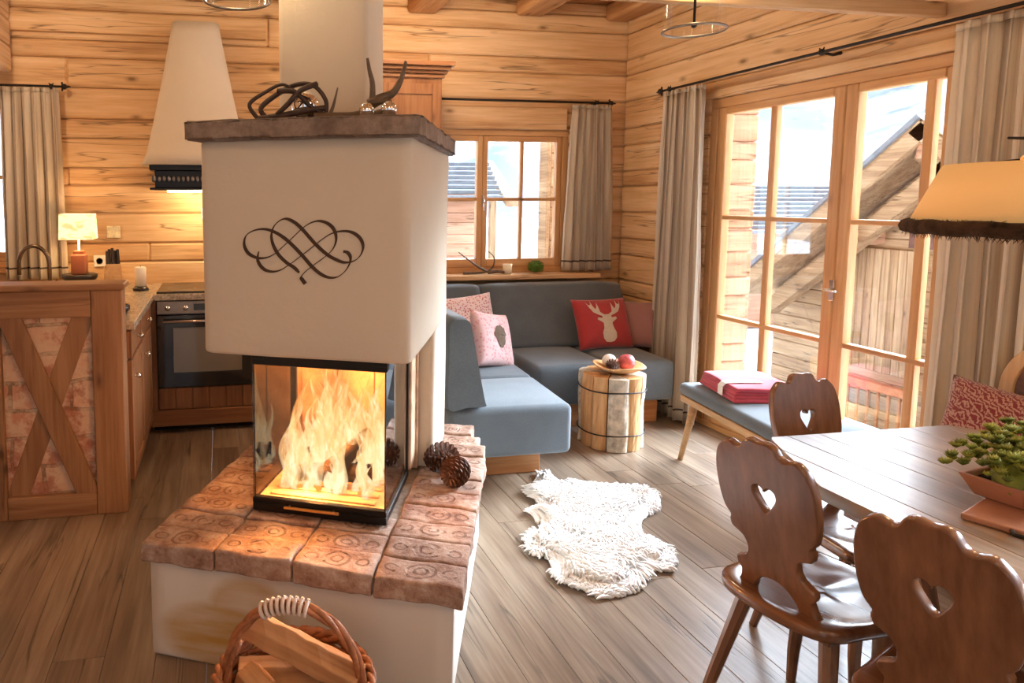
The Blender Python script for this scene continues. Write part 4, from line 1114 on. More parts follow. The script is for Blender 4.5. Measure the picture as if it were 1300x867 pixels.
P1 = thing('throw_pillow', 'red cushion with beige stag head motif on the corner sofa', 'cushion', (2.67, 4.47, .62), 0, 'throw pillows on the sofa', (R(-22), 0, R(4)))
mesh('cover', pillow(.44, .37, .13), M['red'], P1)
stag = [(0, -.15), (.03, -.145), (.05, -.12), (.055, -.08), (.04, -.04), (.035, -.01), (.045, .0), (.075, .02), (.07, .035), (.035, .03), (.032, .045), (.06, .055), (.10, .075), (.12, .11), (.135, .16), (.12, .13), (.105, .135), (.10, .165), (.092, .12), (.075, .095), (.065, .12), (.06, .15), (.053, .11), (.045, .075), (.015, .055)]
stag = stag + [(-x_, z_) for x_, z_ in stag[::-1] if x_ > 0]
mesh('stag_motif', motif([[(x_ * 1.0, z_ * .95) for x_, z_ in stag]], .44, .37, .13), M['motif'], P1, normals=True)
P2 = thing('throw_pillow', 'dusty rose striped cushion in the sofa corner beside the red stag cushion', 'cushion', (2.965, 4.50, .60), 0, 'throw pillows on the sofa', (R(-16), 0, R(-30)))
mesh('cover', pillow(.34, .34, .12, seed=2), M['rose'], P2)
P3 = thing('throw_pillow', 'pale pink cushion with brown pine cone motif leaning on the sofa back', 'cushion', (1.70, 4.12, .61), 0, 'throw pillows on the sofa', (R(-20), R(12), R(30)))
mesh('cover', pillow(.37, .36, .12, seed=4), M['pinkcloth'], P3)
cone2 = [(.05 * math.cos(t_) * (1 + .06 * math.sin(9 * t_)), .072 * math.sin(t_) * (1 + .05 * math.cos(9 * t_))) for t_ in [2 * PI * k / 40 for k in range(40)]]
mesh('pine_cone_motif', motif([[(x_ * (1.15 if z_ > 0 else .85) + .01, z_ + .01) for x_, z_ in cone2]], .37, .36, .12, seed=4), M['conefelt'], P3)
P4 = thing('throw_pillow', 'pink lace-patterned cushion at the left end of the sofa back', 'cushion', (1.66, 4.46, .67), 0, 'throw pillows on the sofa', (R(-20), R(-4), R(10)))
mesh('cover', pillow(.44, .36, .12, seed=6), M['lace'], P4)

# ------------------------------------------------------------------ window sill decor
zs = .931
bm = new()
branchy(bm, [(-.16, 0, .012), (-.05, 0, .012), (.03, 0, .02), (.08, 0, .06), (.085, 0, .13), (.04, 0, .175)], .009, .003, 8)
branchy(bm, [(.03, 0, .02), (-.04, .01, .06), (-.11, .02, .11), (-.19, .02, .17)], .009, .003, 8)
branchy(bm, [(.04, .0, .014), (.12, 0, .02), (.17, .0, .012)], .012, .009, 8)
tag(mesh('antler', bm, M['antler'], loc=(1.97, YB - .09, zs)), 'pale forked antler on the sill of the small back window', 'antler')
cs = thing('candle', 'small white candle in a glass on the back window sill', 'candle', (2.17, YB - .08, zs))
bm = new(); lathe(bm, [(.001, 0), (.032, 0), (.035, .075), (.03, .075), (.028, .06), (.001, .058)], 20); mesh('wax', bm, M['candle'], cs)
bm = new(); tube(bm, [(0, 0, .055), (.002, 0, .075)], .0015, 6); mesh('wick', bm, M['soap'], cs)
def moss(bm, c, r, n, seed, sq=1.0):
    rs_ = random.Random(seed); sphere(bm, c, r * .85, 14, 10, (1, 1, sq))
    for k in range(n):
        a, b = rs_.uniform(0, 2 * PI), math.acos(rs_.uniform(-.6, 1)); d = V((math.sin(b) * math.cos(a), math.sin(b) * math.sin(a), math.cos(b) * sq))
        p = V(c) + d * r * rs_.uniform(.8, .98); s = r * .12
        v = [bm.verts.new(p + V((rs_.uniform(-s, s), rs_.uniform(-s, s), rs_.uniform(-s, s)))) for _ in range(2)] + [bm.verts.new(p + d * r * .18)]
        bm.faces.new(v)
bm = new(); moss(bm, (0, 0, .05), .06, 500, 4, .85); tag(mesh('moss_ball', bm, M['green'], loc=(2.40, YB - .085, zs), normals=False), 'green moss ball on the back window sill beside the curtain', 'moss ball')

# ------------------------------------------------------------------ stump table with dish
stp = thing('stump_table', 'split log side table bound with two black wires', 'side table', (2.36, 3.82, 0))
bm = new(); rs_ = random.Random(9); bmB = new()
angs = [0, .75, 1.35, 2.1, 2.75, 3.5, 4.05, 4.75, 5.45, 2 * PI]
def wedge_log(a0, a1, r, bmx, seed):
    rr = random.Random(seed); loops = []
    for i in range(12):
        z = .002 + .44 * i / 11; lp = [V((.012 * math.cos((a0 + a1) / 2), .012 * math.sin((a0 + a1) / 2), z))]
        for k in range(9):
            a = a0 + .02 + (a1 - a0 - .04) * k / 8; q = r * (1 - .06 * abs(k / 4 - 1) ** 4) * (1 + .012 * rr.uniform(-1, 1)) + .004 * math.sin(z * 14 + seed)
            lp.append(V((q * math.cos(a), q * math.sin(a), z)))
        loops.append(lp)
    loft(bmx, loops, smooth=False)
for k, (a, b) in enumerate(zip(angs, angs[1:])):
    tgt = bmB if k in (6, 8, 3) else bm
    wedge_log(a, b, .188 + rs_.uniform(-.006, .006), tgt, k)
mesh('split_wood_pieces', bm, M['stump'], stp); mesh('birch_pieces', bmB, M['birch'], stp)
for z in (.36, .10):
    bm = new(); tube(bm, [(.196 * math.cos(a), .196 * math.sin(a), z + .004 * math.sin(3 * a)) for a in [2 * PI * k / 48 for k in range(49)]], .004, 6, False); mesh('binding_wire', bm, M['iron'], stp)
bm = new(); lathe(bm, [(.001, 0), (.05, 0), (.09, .015), (.15, .045), (.155, .052), (.145, .053), (.085, .026), (.001, .016)], 32)
for v in bm.verts: v.co.z += .006 * math.sin(3 * math.atan2(v.co.y, v.co.x)) * (v.co.x ** 2 + v.co.y ** 2) / .02
tag(mesh('dish', bm, M['stump'], loc=(2.39, 3.80, .445)), 'shallow wooden dish on the stump table', 'dish')
bm = new(); sphere(bm, (0, 0, 0), .052, 20, 14, (1, 1, .92)); tag(mesh('bauble', bm, M['fruit'], loc=(2.42, 3.77, .515)), 'pink and red ball in the wooden dish on the stump', 'ball', 'baubles in the dish')
bm = new(); sphere(bm, (0, 0, 0), .042, 20, 14); tag(mesh('bauble', bm, M['white'], loc=(2.355, 3.85, .508)), 'cream white ball at the back of the wooden dish', 'ball', 'baubles in the dish')
bm = new(); sphere(bm, (0, 0, 0), .036, 20, 14); tag(mesh('bauble', bm, M['handlewrap'], loc=(2.48, 3.84, .508)), 'pale tan ball right of the pink one in the wooden dish', 'ball', 'baubles in the dish')
tag(mesh('pine_cone', cone_mesh(.034, .075, 6, 70), M['cone'], loc=(2.325, 3.765, .505), rot=(R(80), R(0), R(20))), 'small pine cone at the left of the wooden dish on the stump', 'pine cone')

# ------------------------------------------------------------------ sheepskin
out = [(1.726, 3.426), (1.80, 3.27), (1.938, 3.226), (2.192, 3.129), (2.150, 2.946), (1.964, 2.805), (1.90, 2.60), (1.90, 2.43), (1.78, 2.33), (1.66, 2.36), (1.584, 2.243), (1.435, 2.201), (1.328, 2.262), (1.259, 2.355), (1.272, 2.5), (1.218, 2.606), (1.269, 2.736), (1.351, 2.835), (1.388, 2.966), (1.486, 3.091), (1.542, 3.276), (1.648, 3.407)]
cx, cy = sum(p[0] for p in out) / len(out), sum(p[1] for p in out) / len(out)
outl = [V((p.x - cx, p.y - cy)) for p in crom([(a, b, 0) for a, b in out], 5, True)]
outl = [p * (1 - .065 / max(p.length, .1)) for p in outl]
def inside(p):
    c = False; n = len(outl)
    for i in range(n):
        a, b = outl[i], outl[i - 1]
        if (a.y > p.y) != (b.y > p.y) and p.x < (b.x - a.x) * (p.y - a.y) / (b.y - a.y) + a.x: c = not c
    return c
def edge_d(p):
    m = 9
    for i in range(0, len(outl)):
        a, b = outl[i - 1], outl[i]; ab = b - a; t_ = max(0, min(1, (p - a).dot(ab) / max(ab.length_squared, 1e-9)))
        m = min(m, (p - a - ab * t_).length)
    return m
sk = thing('sheepskin', 'fluffy white sheepskin rug on the wooden floor', 'rug', (cx, cy, 0))
bm = new(); st = .02; grid = {}
for i in range(-36, 37):
    for j in range(-40, 41):
        p = V((i * st, j * st))
        if inside(p):
            d = edge_d(p); h = .006 + .022 * min(1, d / .08) + .012 * mnoise.noise(V((p.x * 6, p.y * 6, 0)))
            grid[i, j] = bm.verts.new((p.x, p.y, max(.006, h)))
for (i, j), v in list(grid.items()):
    q = [grid.get(k) for k in ((i, j), (i + 1, j), (i + 1, j + 1), (i, j + 1))]
    if all(q): f = bm.faces.new(q); f.smooth = True
mesh('hide', bm, M['wool'], sk)
bm = new(); lay = rl(bm); rs_ = random.Random(21); cnt = 0
while cnt < 8200:
    p = V((rs_.uniform(-.62, .62), rs_.uniform(-.68, .68)))
    if not inside(p): continue
    cnt += 1
    fl = mnoise.noise_vector(V((p.x * 7, p.y * 7, 1.3))); d = edge_d(p)
    o_ = V((p.x, p.y)).normalized() * (.35 if d < .05 else .1)
    lean = V((fl.x * 1.3 + o_.x, fl.y * 1.3 + o_.y, 0)) + V((rs_.uniform(-.22, .22), rs_.uniform(-.22, .22), 0))
    L = rs_.uniform(.045, .08); base = V((p.x, p.y, .004 + .022 * min(1, d / .08)))
    hg = .62 if d > .05 else .3
    hd = V((lean.x, lean.y, 0)) * L
    pts = [base, base + hd * .3 + V((0, 0, L * hg * .55)), base + hd * .75 + V((0, 0, L * hg * .75)), base + hd * 1.1 + V((0, 0, L * hg * (.5 + rs_.uniform(-.2, .2))))]
    for q in pts: q.z = max(q.z, .003)
    w = rs_.uniform(.005, .009)
    tube(bm, pts, [w, w * 1.05, w * .85, w * .35], 4, False)
o = mesh('fleece', bm, M['wool'], sk, normals=False); o['kind'] = 'stuff'

# ------------------------------------------------------------------ bench by the door with blanket
bn = thing('bench', 'low oak bench with grey upholstered pad in front of the glazed door', 'bench', (2.72, 3.02, 0), R(-8))
bm = new(); cushion_block(bm, -.20, .24, -.50, .47, .385, .455, .028, .01); mesh('seat_pad', bm, M['benchpad'], bn)
bm = new(); box(bm, -.19, .23, -.49, .46, .345, .384, .008, 2); mesh('bench_frame', bm, M['benchwood'], bn)
for sx, sy in ((-1, -1), (-1, 1), (1, -1), (1, 1)):
    bm = new(); tube(bm, [(.02 + sx * .20, -.015 + sy * .46, 0.0), (.02 + sx * .165, -.015 + sy * .40, .346)], [.014, .022], 12); mesh('leg', bm, M['benchwood'], bn)
bl = thing('folded_blanket', 'folded raspberry red wool blanket on the low bench', 'blanket', (2.78, 3.20, .462), R(-14))
bm = new(); 
for k in range(4):
    cushion_block(bm, -.17 + .004 * k, .17 - .006 * (k % 2), -.20 + .006 * (k % 3), .20 - .004 * k, k * .019, k * .019 + .021, .0095, .004)
for v in bm.verts: v.co.z += .008 * mnoise.noise(V((v.co.x * 7, v.co.y * 7, 0))) * (1 if v.co.z > .02 else 0); 
mesh('wool_layers', bm, M['blanket'], bl)
bm = new(); lp = []
for y_ in (-.10, -.05):
    lp.append([V((x_, y_ , z_)) for x_, z_ in ((.02, .0835), (-.10, .0835), (-.165, .078), (-.181, .06), (-.181, .015), (-.184, .015), (-.184, .062), (-.167, .082), (-.10, .0875), (.02, .0875))])
loft(bm, lp, smooth=False); mesh('paper_band', bm, M['white'], bl)

# ------------------------------------------------------------------ dining chairs
half = [(0, .455), (.025, .458), (.045, .45), (.058, .43), (.075, .425), (.098, .432), (.116, .425), (.138, .400), (.150, .357), (.152, .31), (.148, .262), (.138, .225), (.122, .205), (.126, .19), (.122, .172), (.112, .166), (.088, .155), (.076, .13), (.083, .103), (.102, .09), (.119, .078), (.117, .058), (.107, .046), (.112, .02), (.121, 0), (.075, 0), (.062, .022), (.035, .05), (0, .06)]
def mirror(h): return [(x_, y_) for x_, y_ in h] + [(-x_, y_) for x_, y_ in h[::-1] if x_ > 1e-6]
backo = [(p.x * .93, p.y) for p in crom([(a, b, 0) for a, b in mirror(half)], 3, True)]
hh = [(0, -.040), (.020, -.014), (.031, .008), (.029, .026), (.016, .033), (.005, .027), (0, .018)]
heart = [(p.x, p.y + .298) for p in crom([(a, b, 0) for a, b in mirror(hh)], 3, True)]
def make_chair(label, loc, rotz, group='carved walnut dining chairs'):
    c = thing('dining_chair', label, 'chair', loc, rotz, group)       # local: faces -Y, back at +Y
    # seat: wavy shield shape with hollowed top
    so_ = crom([(0, -.205, 0), (.09, -.20, 0), (.17, -.185, 0), (.205, -.15, 0), (.20, -.09, 0), (.188, 0, 0), (.175, .09, 0), (.165, .155, 0), (.13, .195, 0), (.07, .212, 0), (0, .218, 0), (-.07, .212, 0), (-.13, .195, 0), (-.165, .155, 0), (-.175, .09, 0), (-.188, 0, 0), (-.20, -.09, 0), (-.205, -.15, 0), (-.17, -.185, 0), (-.09, -.20, 0)], 3, True)
    bm = new(); loops = []
    def hz(x_, y_, base):
        r2 = max(0, 1 - (x_ / .17) ** 2 - ((y_ + .0) / .17) ** 2)
        ridge = .006 * math.exp(-(x_ / .03) ** 2) * (1 if y_ < 0 else .3)
        return base - .014 * r2 ** .7 + ridge * r2
    for s_, z in ((.0, .443), (.93, .443), (.98, .436), (1.0, .425), (.985, .412), (.95, .408)):
        pass
    loops.append([V((p.x * .93, p.y * .93, .415)) for p in so_])
    loops.append([V((p.x * .985, p.y * .985, .418)) for p in so_])
    loops.append([V((p.x, p.y, .428)) for p in so_])
    loops.append([V((p.x, p.y, .440)) for p in so_])
    loops.append([V((p.x * .985, p.y * .985, .447)) for p in so_])
    for q in (.93, .85, .75, .65, .5, .35, .2, .08): loops.append([V((p.x * q, p.y * q, hz(p.x * q, p.y * q, .449))) for p in so_])
    loft(bm, loops); mesh('seat', bm, M['seat'], c)
    bm = new(); poly_prism(bm, [backo, heart], .024, .004)
    bmesh.ops.transform(bm, matrix=Matrix.Translation((0, .145, .442)) @ Matrix.Rotation(R(90 - 13), 4, 'X'), verts=bm.verts)
    mesh('backrest', bm, M['chair'], c)
    for sx, sy in ((-1, -1), (1, -1), (-1, 1), (1, 1)):
        bm = new(); tube(bm, [(sx * .185, sy * .19 + .01, 0), (sx * .165, sy * .165 + .01, .12), (sx * .115, sy * .115, .40), (sx * .112, sy * .112, .418)], [.013, .017, .023, .021], 8)
        for f in bm.faces: f.smooth = False
        mesh('leg', bm, M['chair'], c)
    for sx in (-1, 1):
        bm = new(); box(bm, sx * .12 - .02, sx * .12 + .02, -.15, .15, .392, .416, .004); mesh('batten', bm, M['chair'], c)
    return c
# local back is +Y; turning by a maps -Y (front) to the table
ch = make_chair('carved walnut chair with heart cut-out at the left side of the table, its seat showing', (1.592, 1.545, 0), R(90 + 10))
dup(ch, (2.03, 1.84, 0), R(3), 'carved walnut chair at the far end of the table, white heart cut-out facing the camera')
dup(ch, (1.565, 1.11, 0), R(90 + 14), 'carved walnut chair cut off by the lower right corner of the photo')

# ------------------------------------------------------------------ dining table
tb = thing('dining_table', 'weathered brown plank dining table with clipped corners', 'table', (0, 0, 0))
TP = [(1.52, .15), (1.525, 1.50), (1.68, 1.84), (2.36, 1.84), (2.54, 1.56), (2.54, .15)]
bm = new(); n = 9
ys = [(1.52 + (2.54 - 1.52) * k / n) for k in range(n + 1)]
for k in range(n):
    a, b = ys[k] + .0005, ys[k + 1] - .0005
    def topy(x_):
        if x_ < 1.68: return 1.50 + (x_ - 1.525) / .155 * .34
        if x_ > 2.36: return 1.84 - (x_ - 2.36) / .18 * .28
        return 1.84
    xs_ = [a + (b - a) * q / 6 for q in range(7)]
    lp = [(q, topy(q)) for q in xs_] 
    outp = [(a, .15), (b, .15)] + [(q, t_) for q, t_ in lp[::-1]]
    poly_prism(bm, [outp], .035, .002, Matrix.Translation((0, 0, .7425)))
table_mat = wood('weathered_table_y', (.36, .27, .20), (.25, .175, .12), (.13, .085, .055), 'Y', .3, .6, .3, var=.4, bump=.3)
mesh('table_top', bm, table_mat, tb)
bm = new(); box(bm, 1.66, 1.685, .28, 1.55, .64, .723, .003); box(bm, 2.40, 2.425, .28, 1.55, .64, .723, .003); box(bm, 1.686, 2.399, 1.53, 1.555, .64, .723, .003); mesh('apron', bm, M['chair'], tb)
for sx, sy in ((1.73, 1.46), (2.35, 1.46), (1.73, .35), (2.35, .35)):
    bm = new(); tube(bm, [(sx, sy, 0), (sx, sy, .05), (sx, sy, .10), (sx, sy, .45), (sx, sy, .60), (sx, sy, .722)], [.03, .036, .026, .034, .045, .045], 12); mesh('leg', bm, M['chair'], tb)

# tray with succulents
tr = thing('serving_tray', 'rosy wooden board under the planter on the dining table', 'tray', (1.98, 1.23, .761), R(22))
bm = new(); box(bm, -.26, .34, -.12, .15, 0, .015, .004, 2); mesh('board', bm, M['tray'], tr)
for s in (-1, 1):
    bm = new(); tube(bm, [(.34 if s > 0 else -.26, -.03, .008), ((.34 if s > 0 else -.26) + s * .03, -.02, .012), ((.34 if s > 0 else -.26) + s * .03, .05, .012), (.34 if s > 0 else -.26, .06, .008)], .005, 8); mesh('tray_handle', bm, M['iron'], tr)
pl_ = thing('planter', 'wooden trough filled with bushy green succulents on the dining table', 'planter', (2.03, 1.31, .777), R(10))
bm = new(); lo = []
for w, d, z in ((.20, .075, 0), (.235, .095, .055)): lo.append([V((a * w, b * d, z)) for a, b in ((-1, -1), (1, -1), (1, 1), (-1, 1))])
for w, d, z in ((.222, .083, .055), (.19, .066, .012)): lo.append([V((a * w, b * d, z)) for a, b in ((-1, -1), (1, -1), (1, 1), (-1, 1))])
loft(bm, lo, smooth=False); bz(mesh('trough', bm, M['tray'], pl_), .003)
def leaf(bm, p, d, L, w, lay):
    d = d.normalized(); s = d.cross(V((0, 0, 1)));
    s = s.normalized() if s.length > .05 else V((1, 0, 0))
    u = s.cross(d)
    v = [bm.verts.new(q) for q in (p, p + d * L * .5 + s * w, p + d * L + u * w * .5, p + d * L * .5 - s * w, p + d * L * .45 + u * w * .6)]
    for f in ((0, 1, 4), (1, 2, 4), (2, 3, 4), (3, 0, 4), (0, 3, 2, 1)):
        ff = bm.faces.new([v[q] for q in f]); ff.smooth = True
for nm, seed, mt, N in (('foliage', 31, 'leaf', 340), ('pale_foliage', 77, 'leaf2', 220)):
    bm = new(); lay = rl(bm); rs_ = random.Random(seed)
    if mt == 'leaf': sphere(bm, (-.005, -.005, .055), .1, 24, 14, (2.25, .98, .85))
    for k in range(N):
        x_ = rs_.uniform(-.21, .21); y_ = rs_.uniform(-.085, .085)
        z = .045 + .125 * (1 - (x_ / .235) ** 4) * (1 - (y_ / .10) ** 4) * rs_.uniform(.35, 1.05); c_ = V((x_ * 1.24 - .01, y_ * 1.5 - .01, z + .008)); rr = rs_.uniform(.013, .023)
        tilt = V((x_ * 3, y_ * 7, 1)).normalized()
        for q in range(17):
            a = q * 2.4; e = .25 + .9 * (q / 17); dd = V((math.cos(a) * math.sin(1.45 - e * .6), math.sin(a) * math.sin(1.45 - e * .6), math.cos(1.45 - e * .6)))
            dd = (dd + tilt * .5)
            leaf(bm, c_, dd, rr * (1.2 - .5 * q / 17), rr * .28, lay)
    o = mesh(nm, bm, M[mt], pl_, normals=False); o['kind'] = 'stuff'
    if mt == 'leaf':
        bm = new(); box(bm, -.20, .20, -.074, .074, .02, .05, .004); mesh('soil', bm, M['soap'], pl_)

# ------------------------------------------------------------------ corner bench seat, damask cushion, round-backed chair
wb = thing('wall_bench', 'wooden wall bench along the window side of the dining table', 'bench', (0, 0, 0))
bm = new(); box(bm, 2.62, 3.0, .5, 2.0, .41, .445, .006, 2); mesh('seat_board', bm, M['benchwood'], wb)
bm = new(); box(bm, 2.66, 2.96, .55, 1.95, 0, .409, .005); mesh('bench_box', bm, M['plinth'], wb)
P5 = thing('bench_cushion', 'maroon and beige damask cushion standing on the wall bench behind the table', 'cushion', (2.78, 1.93, .615), 0, None, (R(-16), R(3), R(80 - 180 + 15)))
mesh('cover', pillow(.54, .40, .13, seed=8), M['damask'], P5)
rc = thing('round_back_chair', 'dark chair with pale arched round backrest behind the damask cushion', 'chair', (2.93, 1.90, 0), R(-90))
def arch(w, h, n=20): return [(-w, 0)] + [(-w * math.cos(PI * k / n), h - w + w * math.sin(PI * k / n)) for k in range(n + 1)] + [(w, 0)]
bm = new(); poly_prism(bm, [arch(.24, .56), [(a, b + .04) for a, b in arch(.19, .475)]], .03, .004); mesh('arched_frame', bm, M['benchwood'], rc, loc=(0, .04, .446), rot=(R(90), 0, 0))
bm = new(); poly_prism(bm, [[(a, b + .04) for a, b in arch(.189, .474)]], .014, .002); mesh('back_panel', bm, M['chair'], rc, loc=(0, .04, .446), rot=(R(90), 0, 0))
o = None

# ------------------------------------------------------------------ dining lamp
LX, LY, LZ = 2.11, 1.36, 1.425
dl = thing('hanging_lamp', 'large amber linen lamp shade with brown fur trim hanging over the dining table', 'lamp', (LX, LY, LZ))
bm = new(); lathe(bm, [(.345, .02), (.285, .165)], 48); o = mesh('lamp_shade', bm, M['shade'], dl); md = o.modifiers.new('s', 'SOLIDIFY'); md.thickness = .004
bm = new(); rs_ = random.Random(2)
tube(bm, [(.350 * math.cos(2 * PI * k / 60), .350 * math.sin(2 * PI * k / 60), .004 + .002 * math.sin(k * 1.7)) for k in range(61)], .019, 8, False)
for k in range(2600):
    a = rs_.uniform(0, 2 * PI); b = rs_.uniform(0, 2 * PI); r0 = V((math.cos(a), math.sin(a), 0)); n_ = r0 * math.cos(b) + V((0, 0, math.sin(b)))
    p = r0 * .350 + V((0, 0, .004)) + n_ * .018; q = p + n_ * .010 + V((-math.sin(a), math.cos(a), 0)) * rs_.uniform(-.014, .014) - V((0, 0, .005)); s = V((-math.sin(a), math.cos(a), 0)) * .0016
    bm.faces.new([bm.verts.new(p - s), bm.verts.new(p + s), bm.verts.new(q)])
mesh('fur_trim', bm, M['fur'], dl, normals=False)
bm = new(); tube(bm, [(-.24, .02, .222), (-.10, .0, .220), (.05, 0, .226), (.2, 0, .24), (.36, 0, .255)], [.003, .005, .006, .006, .005], 8); tube(bm, [(.05, 0, .226), (.05, 0, 1.55)], .004, 8); lathe(bm, [(.001, 1.568), (.06, 1.568), (.05, 1.545), (.001, 1.54)], 20, (.05, 0, 0)); mesh('iron_hanger', bm, M['iron'], dl)
for xx in (-.19, .19):
    bm = new(); lathe(bm, [(.001, .216), (.012, .216), (.018, .205), (.010, .196), (.012, .186), (.022, .176), (.022, .167), (.001, .165)], 16, (xx, .0, 0)); mesh('turned_knob', bm, M['gold'], dl)
bm = new()
for a in (0, 1, 2): t_ = a * 2 * PI / 3; tube(bm, [(.28 * math.cos(t_), .28 * math.sin(t_), .163), (0, 0, .19)], .003, 6)
tube(bm, [(0, 0, .19), (0, 0, .13)], .008); mesh('shade_spider', bm, M['iron'], dl)
bm = new(); sphere(bm, (0, 0, .10), .032); mesh('bulb', bm, emit('warm_bulb_dining', (1, .68, .33), 7), dl)

# pendant glass lanterns
def lantern(label, loc):
    c = thing('glass_pendant', label, 'lamp', loc, 0, 'clear glass pendant lanterns')
    bm = new(); lathe(bm, [(.112, 0), (.112, .30), (.08, .34), (.03, .36)], 32); o = mesh('glass_shade', bm, M['glass'], c); 
    bm = new(); tube(bm, [(.115 * math.cos(2 * PI * k / 40), .115 * math.sin(2 * PI * k / 40), 0) for k in range(41)], .0055, 8, False); mesh('metal_ring', bm, M['steel'], c)
    bm = new(); tube(bm, [(0, 0, .02), (0, 0, ZC - loc[2] - .002)], .005, 8); lathe(bm, [(.001, .37), (.035, .365), (.035, .355), (.001, .355)], 16); sphere(bm, (0, 0, .02), .011); mesh('stem', bm, M['iron'], c)
    bm = new(); sphere(bm, (0, 0, .20), .018, s=(1, 1, 1.4)); mesh('bulb', bm, M['white'], c)
    return c
PL = [(1.86, 2.53, 2.165), (.072, 2.50, 2.185)]
lantern('clear glass pendant lantern hanging before the right log wall', PL[0])
lantern('clear glass pendant lantern hanging at the top left over the kitchen', PL[1])

# ------------------------------------------------------------------ outside
def clap(plane, s0, s1, z0_, z1_, t0, t1, holes=(), seed=1, pat=(.18, .14, .2)): return log_wall(plane, s0, s1, z0_, z1_, t0, t1, holes, pat, seed, .012)
bm = new(); g = []
for i in range(41):
    row = []
    for j in range(41):
        x_, y_ = -30 + i * 2.4, 5.6 + j * 2.4
        row.append(bm.verts.new((x_, y_, -1.6 + .35 * mnoise.noise(V((x_ * .2, y_ * .2, 0))) + max(0, (y_ - 24)) * .04)))
    g.append(row)
for i in range(40):
    for j in range(40): f = bm.faces.new([g[i][j], g[i + 1][j], g[i + 1][j + 1], g[i][j + 1]]); f.smooth = True
struct('ground_snow', bm, M['snow'])
bm = new(); box(bm, 3.33, 30, -8, 5.6, -1.9, -1.55, 0); struct('ground_terrace', bm, M['snow'])
# snowy balcony deck just outside the glazed door
bm = new(); box(bm, XW + .17, 4.3, 1.2, 4.68, -.12, -.02, .01); struct('terrace_deck', bm, M['snow'])
# own wing walls outside the windows
w = mesh('outer_wall', clap('Y', XW + .165, 4.05, -1.5, 3.2, 4.70, 4.86, seed=12), M['ext_wood_x']); w['kind'] = 'structure'
bm = clap('Y', 3.16, 3.9, -1.5, 3.2, 6.3, 6.45, seed=13); box(bm, 3.12, 3.159, 6.29, 6.46, -1.5, 3.2, .005); w = mesh('outer_wall', bm, M['ext_wood']); w['kind'] = 'structure'
# house across the lane
hs = thing('wooden_house', 'wooden chalet with steep gable roof outside the glazed door', 'house', (8, 6.22, 0))
bm = log_wall('X', -3.2, 2.6, -1.7, 2.1, 0.0, .2, [(-.62, -.2, .45, 1.15)], (.2, .17, .22), 17, .014)
# trim wall to the gable line
for s in (1, -1):
    g = bm.verts[:] + bm.edges[:] + bm.faces[:]
    nrm = V((0, s * .80, 1)).normalized(); bmesh.ops.bisect_plane(bm, geom=g, plane_co=(0, 0, 2.25), plane_no=nrm, clear_outer=True)
mesh('log_wall', bm, M['ext_wood'], hs)
bm = new()
for k in range(9): box(bm, -.05, -.005, .40 + k * .105, .40 + k * .105 + .10, -.62, .9, .008, rnd=random.random())
mesh('board_panel', bm, M['ext_wood_z'], hs)
for s in (1, -1):
    bm = new(); L = 3.55; n_ = V((0, s, -.80)).normalized(); up = V((0, s * .8, 1)).normalized()
    def rp(d_, h_, x_): q = V((x_, 0, 2.36)) + n_ * d_ + up * h_; return q
    def slab_(h0, h1, x0, x1, d0=0., d1=L):
        t = bmesh.new(); vs = [t.verts.new(rp(d_, h_, x_)) for x_ in (x0, x1) for d_, h_ in ((d0, h0), (d1, h0), (d1, h1), (d0, h1))]
        for f in ((0, 1, 2, 3), (7, 6, 5, 4), (0, 4, 5, 1), (1, 5, 6, 2), (2, 6, 7, 3), (3, 7, 4, 0)): t.faces.new([vs[q] for q in f])
        merge(bm, t)
    slab_(-.20, -.04, -.72, -.66); slab_(-.05, .0, -.70, 5)
    mesh('roof_boards', bm, M['ext_wood'], hs)
    bm = new(); slab_(.001, .05, -.74, 5.0); mesh('roof_snow', bm, M['slate'] if s > 0 else M['snow'], hs)
    bm = new(); slab_(-.52, -.34, -.40, -.24, .0, 3.3); mesh('rafter', bm, M['ext_wood'], hs)
bm = new(); box(bm, -.66, .0, .93, 1.09, .95, 1.12, .01); box(bm, -.66, 0, -.08, .08, 1.93, 2.1, .01); mesh('purlin', bm, M['ext_wood_x'], hs)
bm = new(); box(bm, -.03, .1, -.62, -.56, .45, 1.15, .004); box(bm, -.03, .1, -.26, -.2, .45, 1.15, .004); box(bm, -.03, .1, -.62, -.2, 1.09, 1.15, .004); box(bm, -.06, .1, -.66, -.16, .42, .47, .004); wn = mesh('window', bm, M['ext_wood_z'], hs)
bm = new(); box(bm, .03, .05, -.56, -.26, .47, 1.09, 0); mesh('window_pane', bm, M['slate'], wn)
bm = new(); box(bm, -.03, -.001, -.18, .06, .50, 1.15, .004); mesh('shutter', bm, M['redwall'], hs)
bm = new(); box(bm, -.03, .0, .18, .62, .93, 1.3, .004); mesh('vent_hatch', bm, M['redwall'], hs)
bm = new()
box(bm, -.55, -.47, .02, .09, -1.65, -.62, .01); box(bm, -.55, -.47, 1.02, 1.09, -1.65, -.62, .01); box(bm, -.55, -.47, .091, 1.019, -.72, -.62, .01)
for k in range(7): box(bm, -.52, -.49, .16 + k * .13, .19 + k * .13, -1.6, -.72, .004)
mesh('entrance_rail', bm, M['plinth'], hs)
# slatted roof neighbour
nb = thing('neighbour_house', 'house with grey snow-striped slate roof seen above the lane through the door panes', 'house', (14.2, 15, 0))
bm = new()
for k in range(11):
    a = k * .24; t = bmesh.new()
    box(bm, -4.2, 3.4, -1.2 + a * .9, -.94 + a * .9, .72 + k * .105, .80 + k * .105, .01)
mesh('slate_roof', bm, M['slate'], nb)
bm = new(); box(bm, -3.7, 3, -.4, 1.9, -1.6, .9, .01); mesh('house_wall', bm, M['ext_wood_x'], nb)
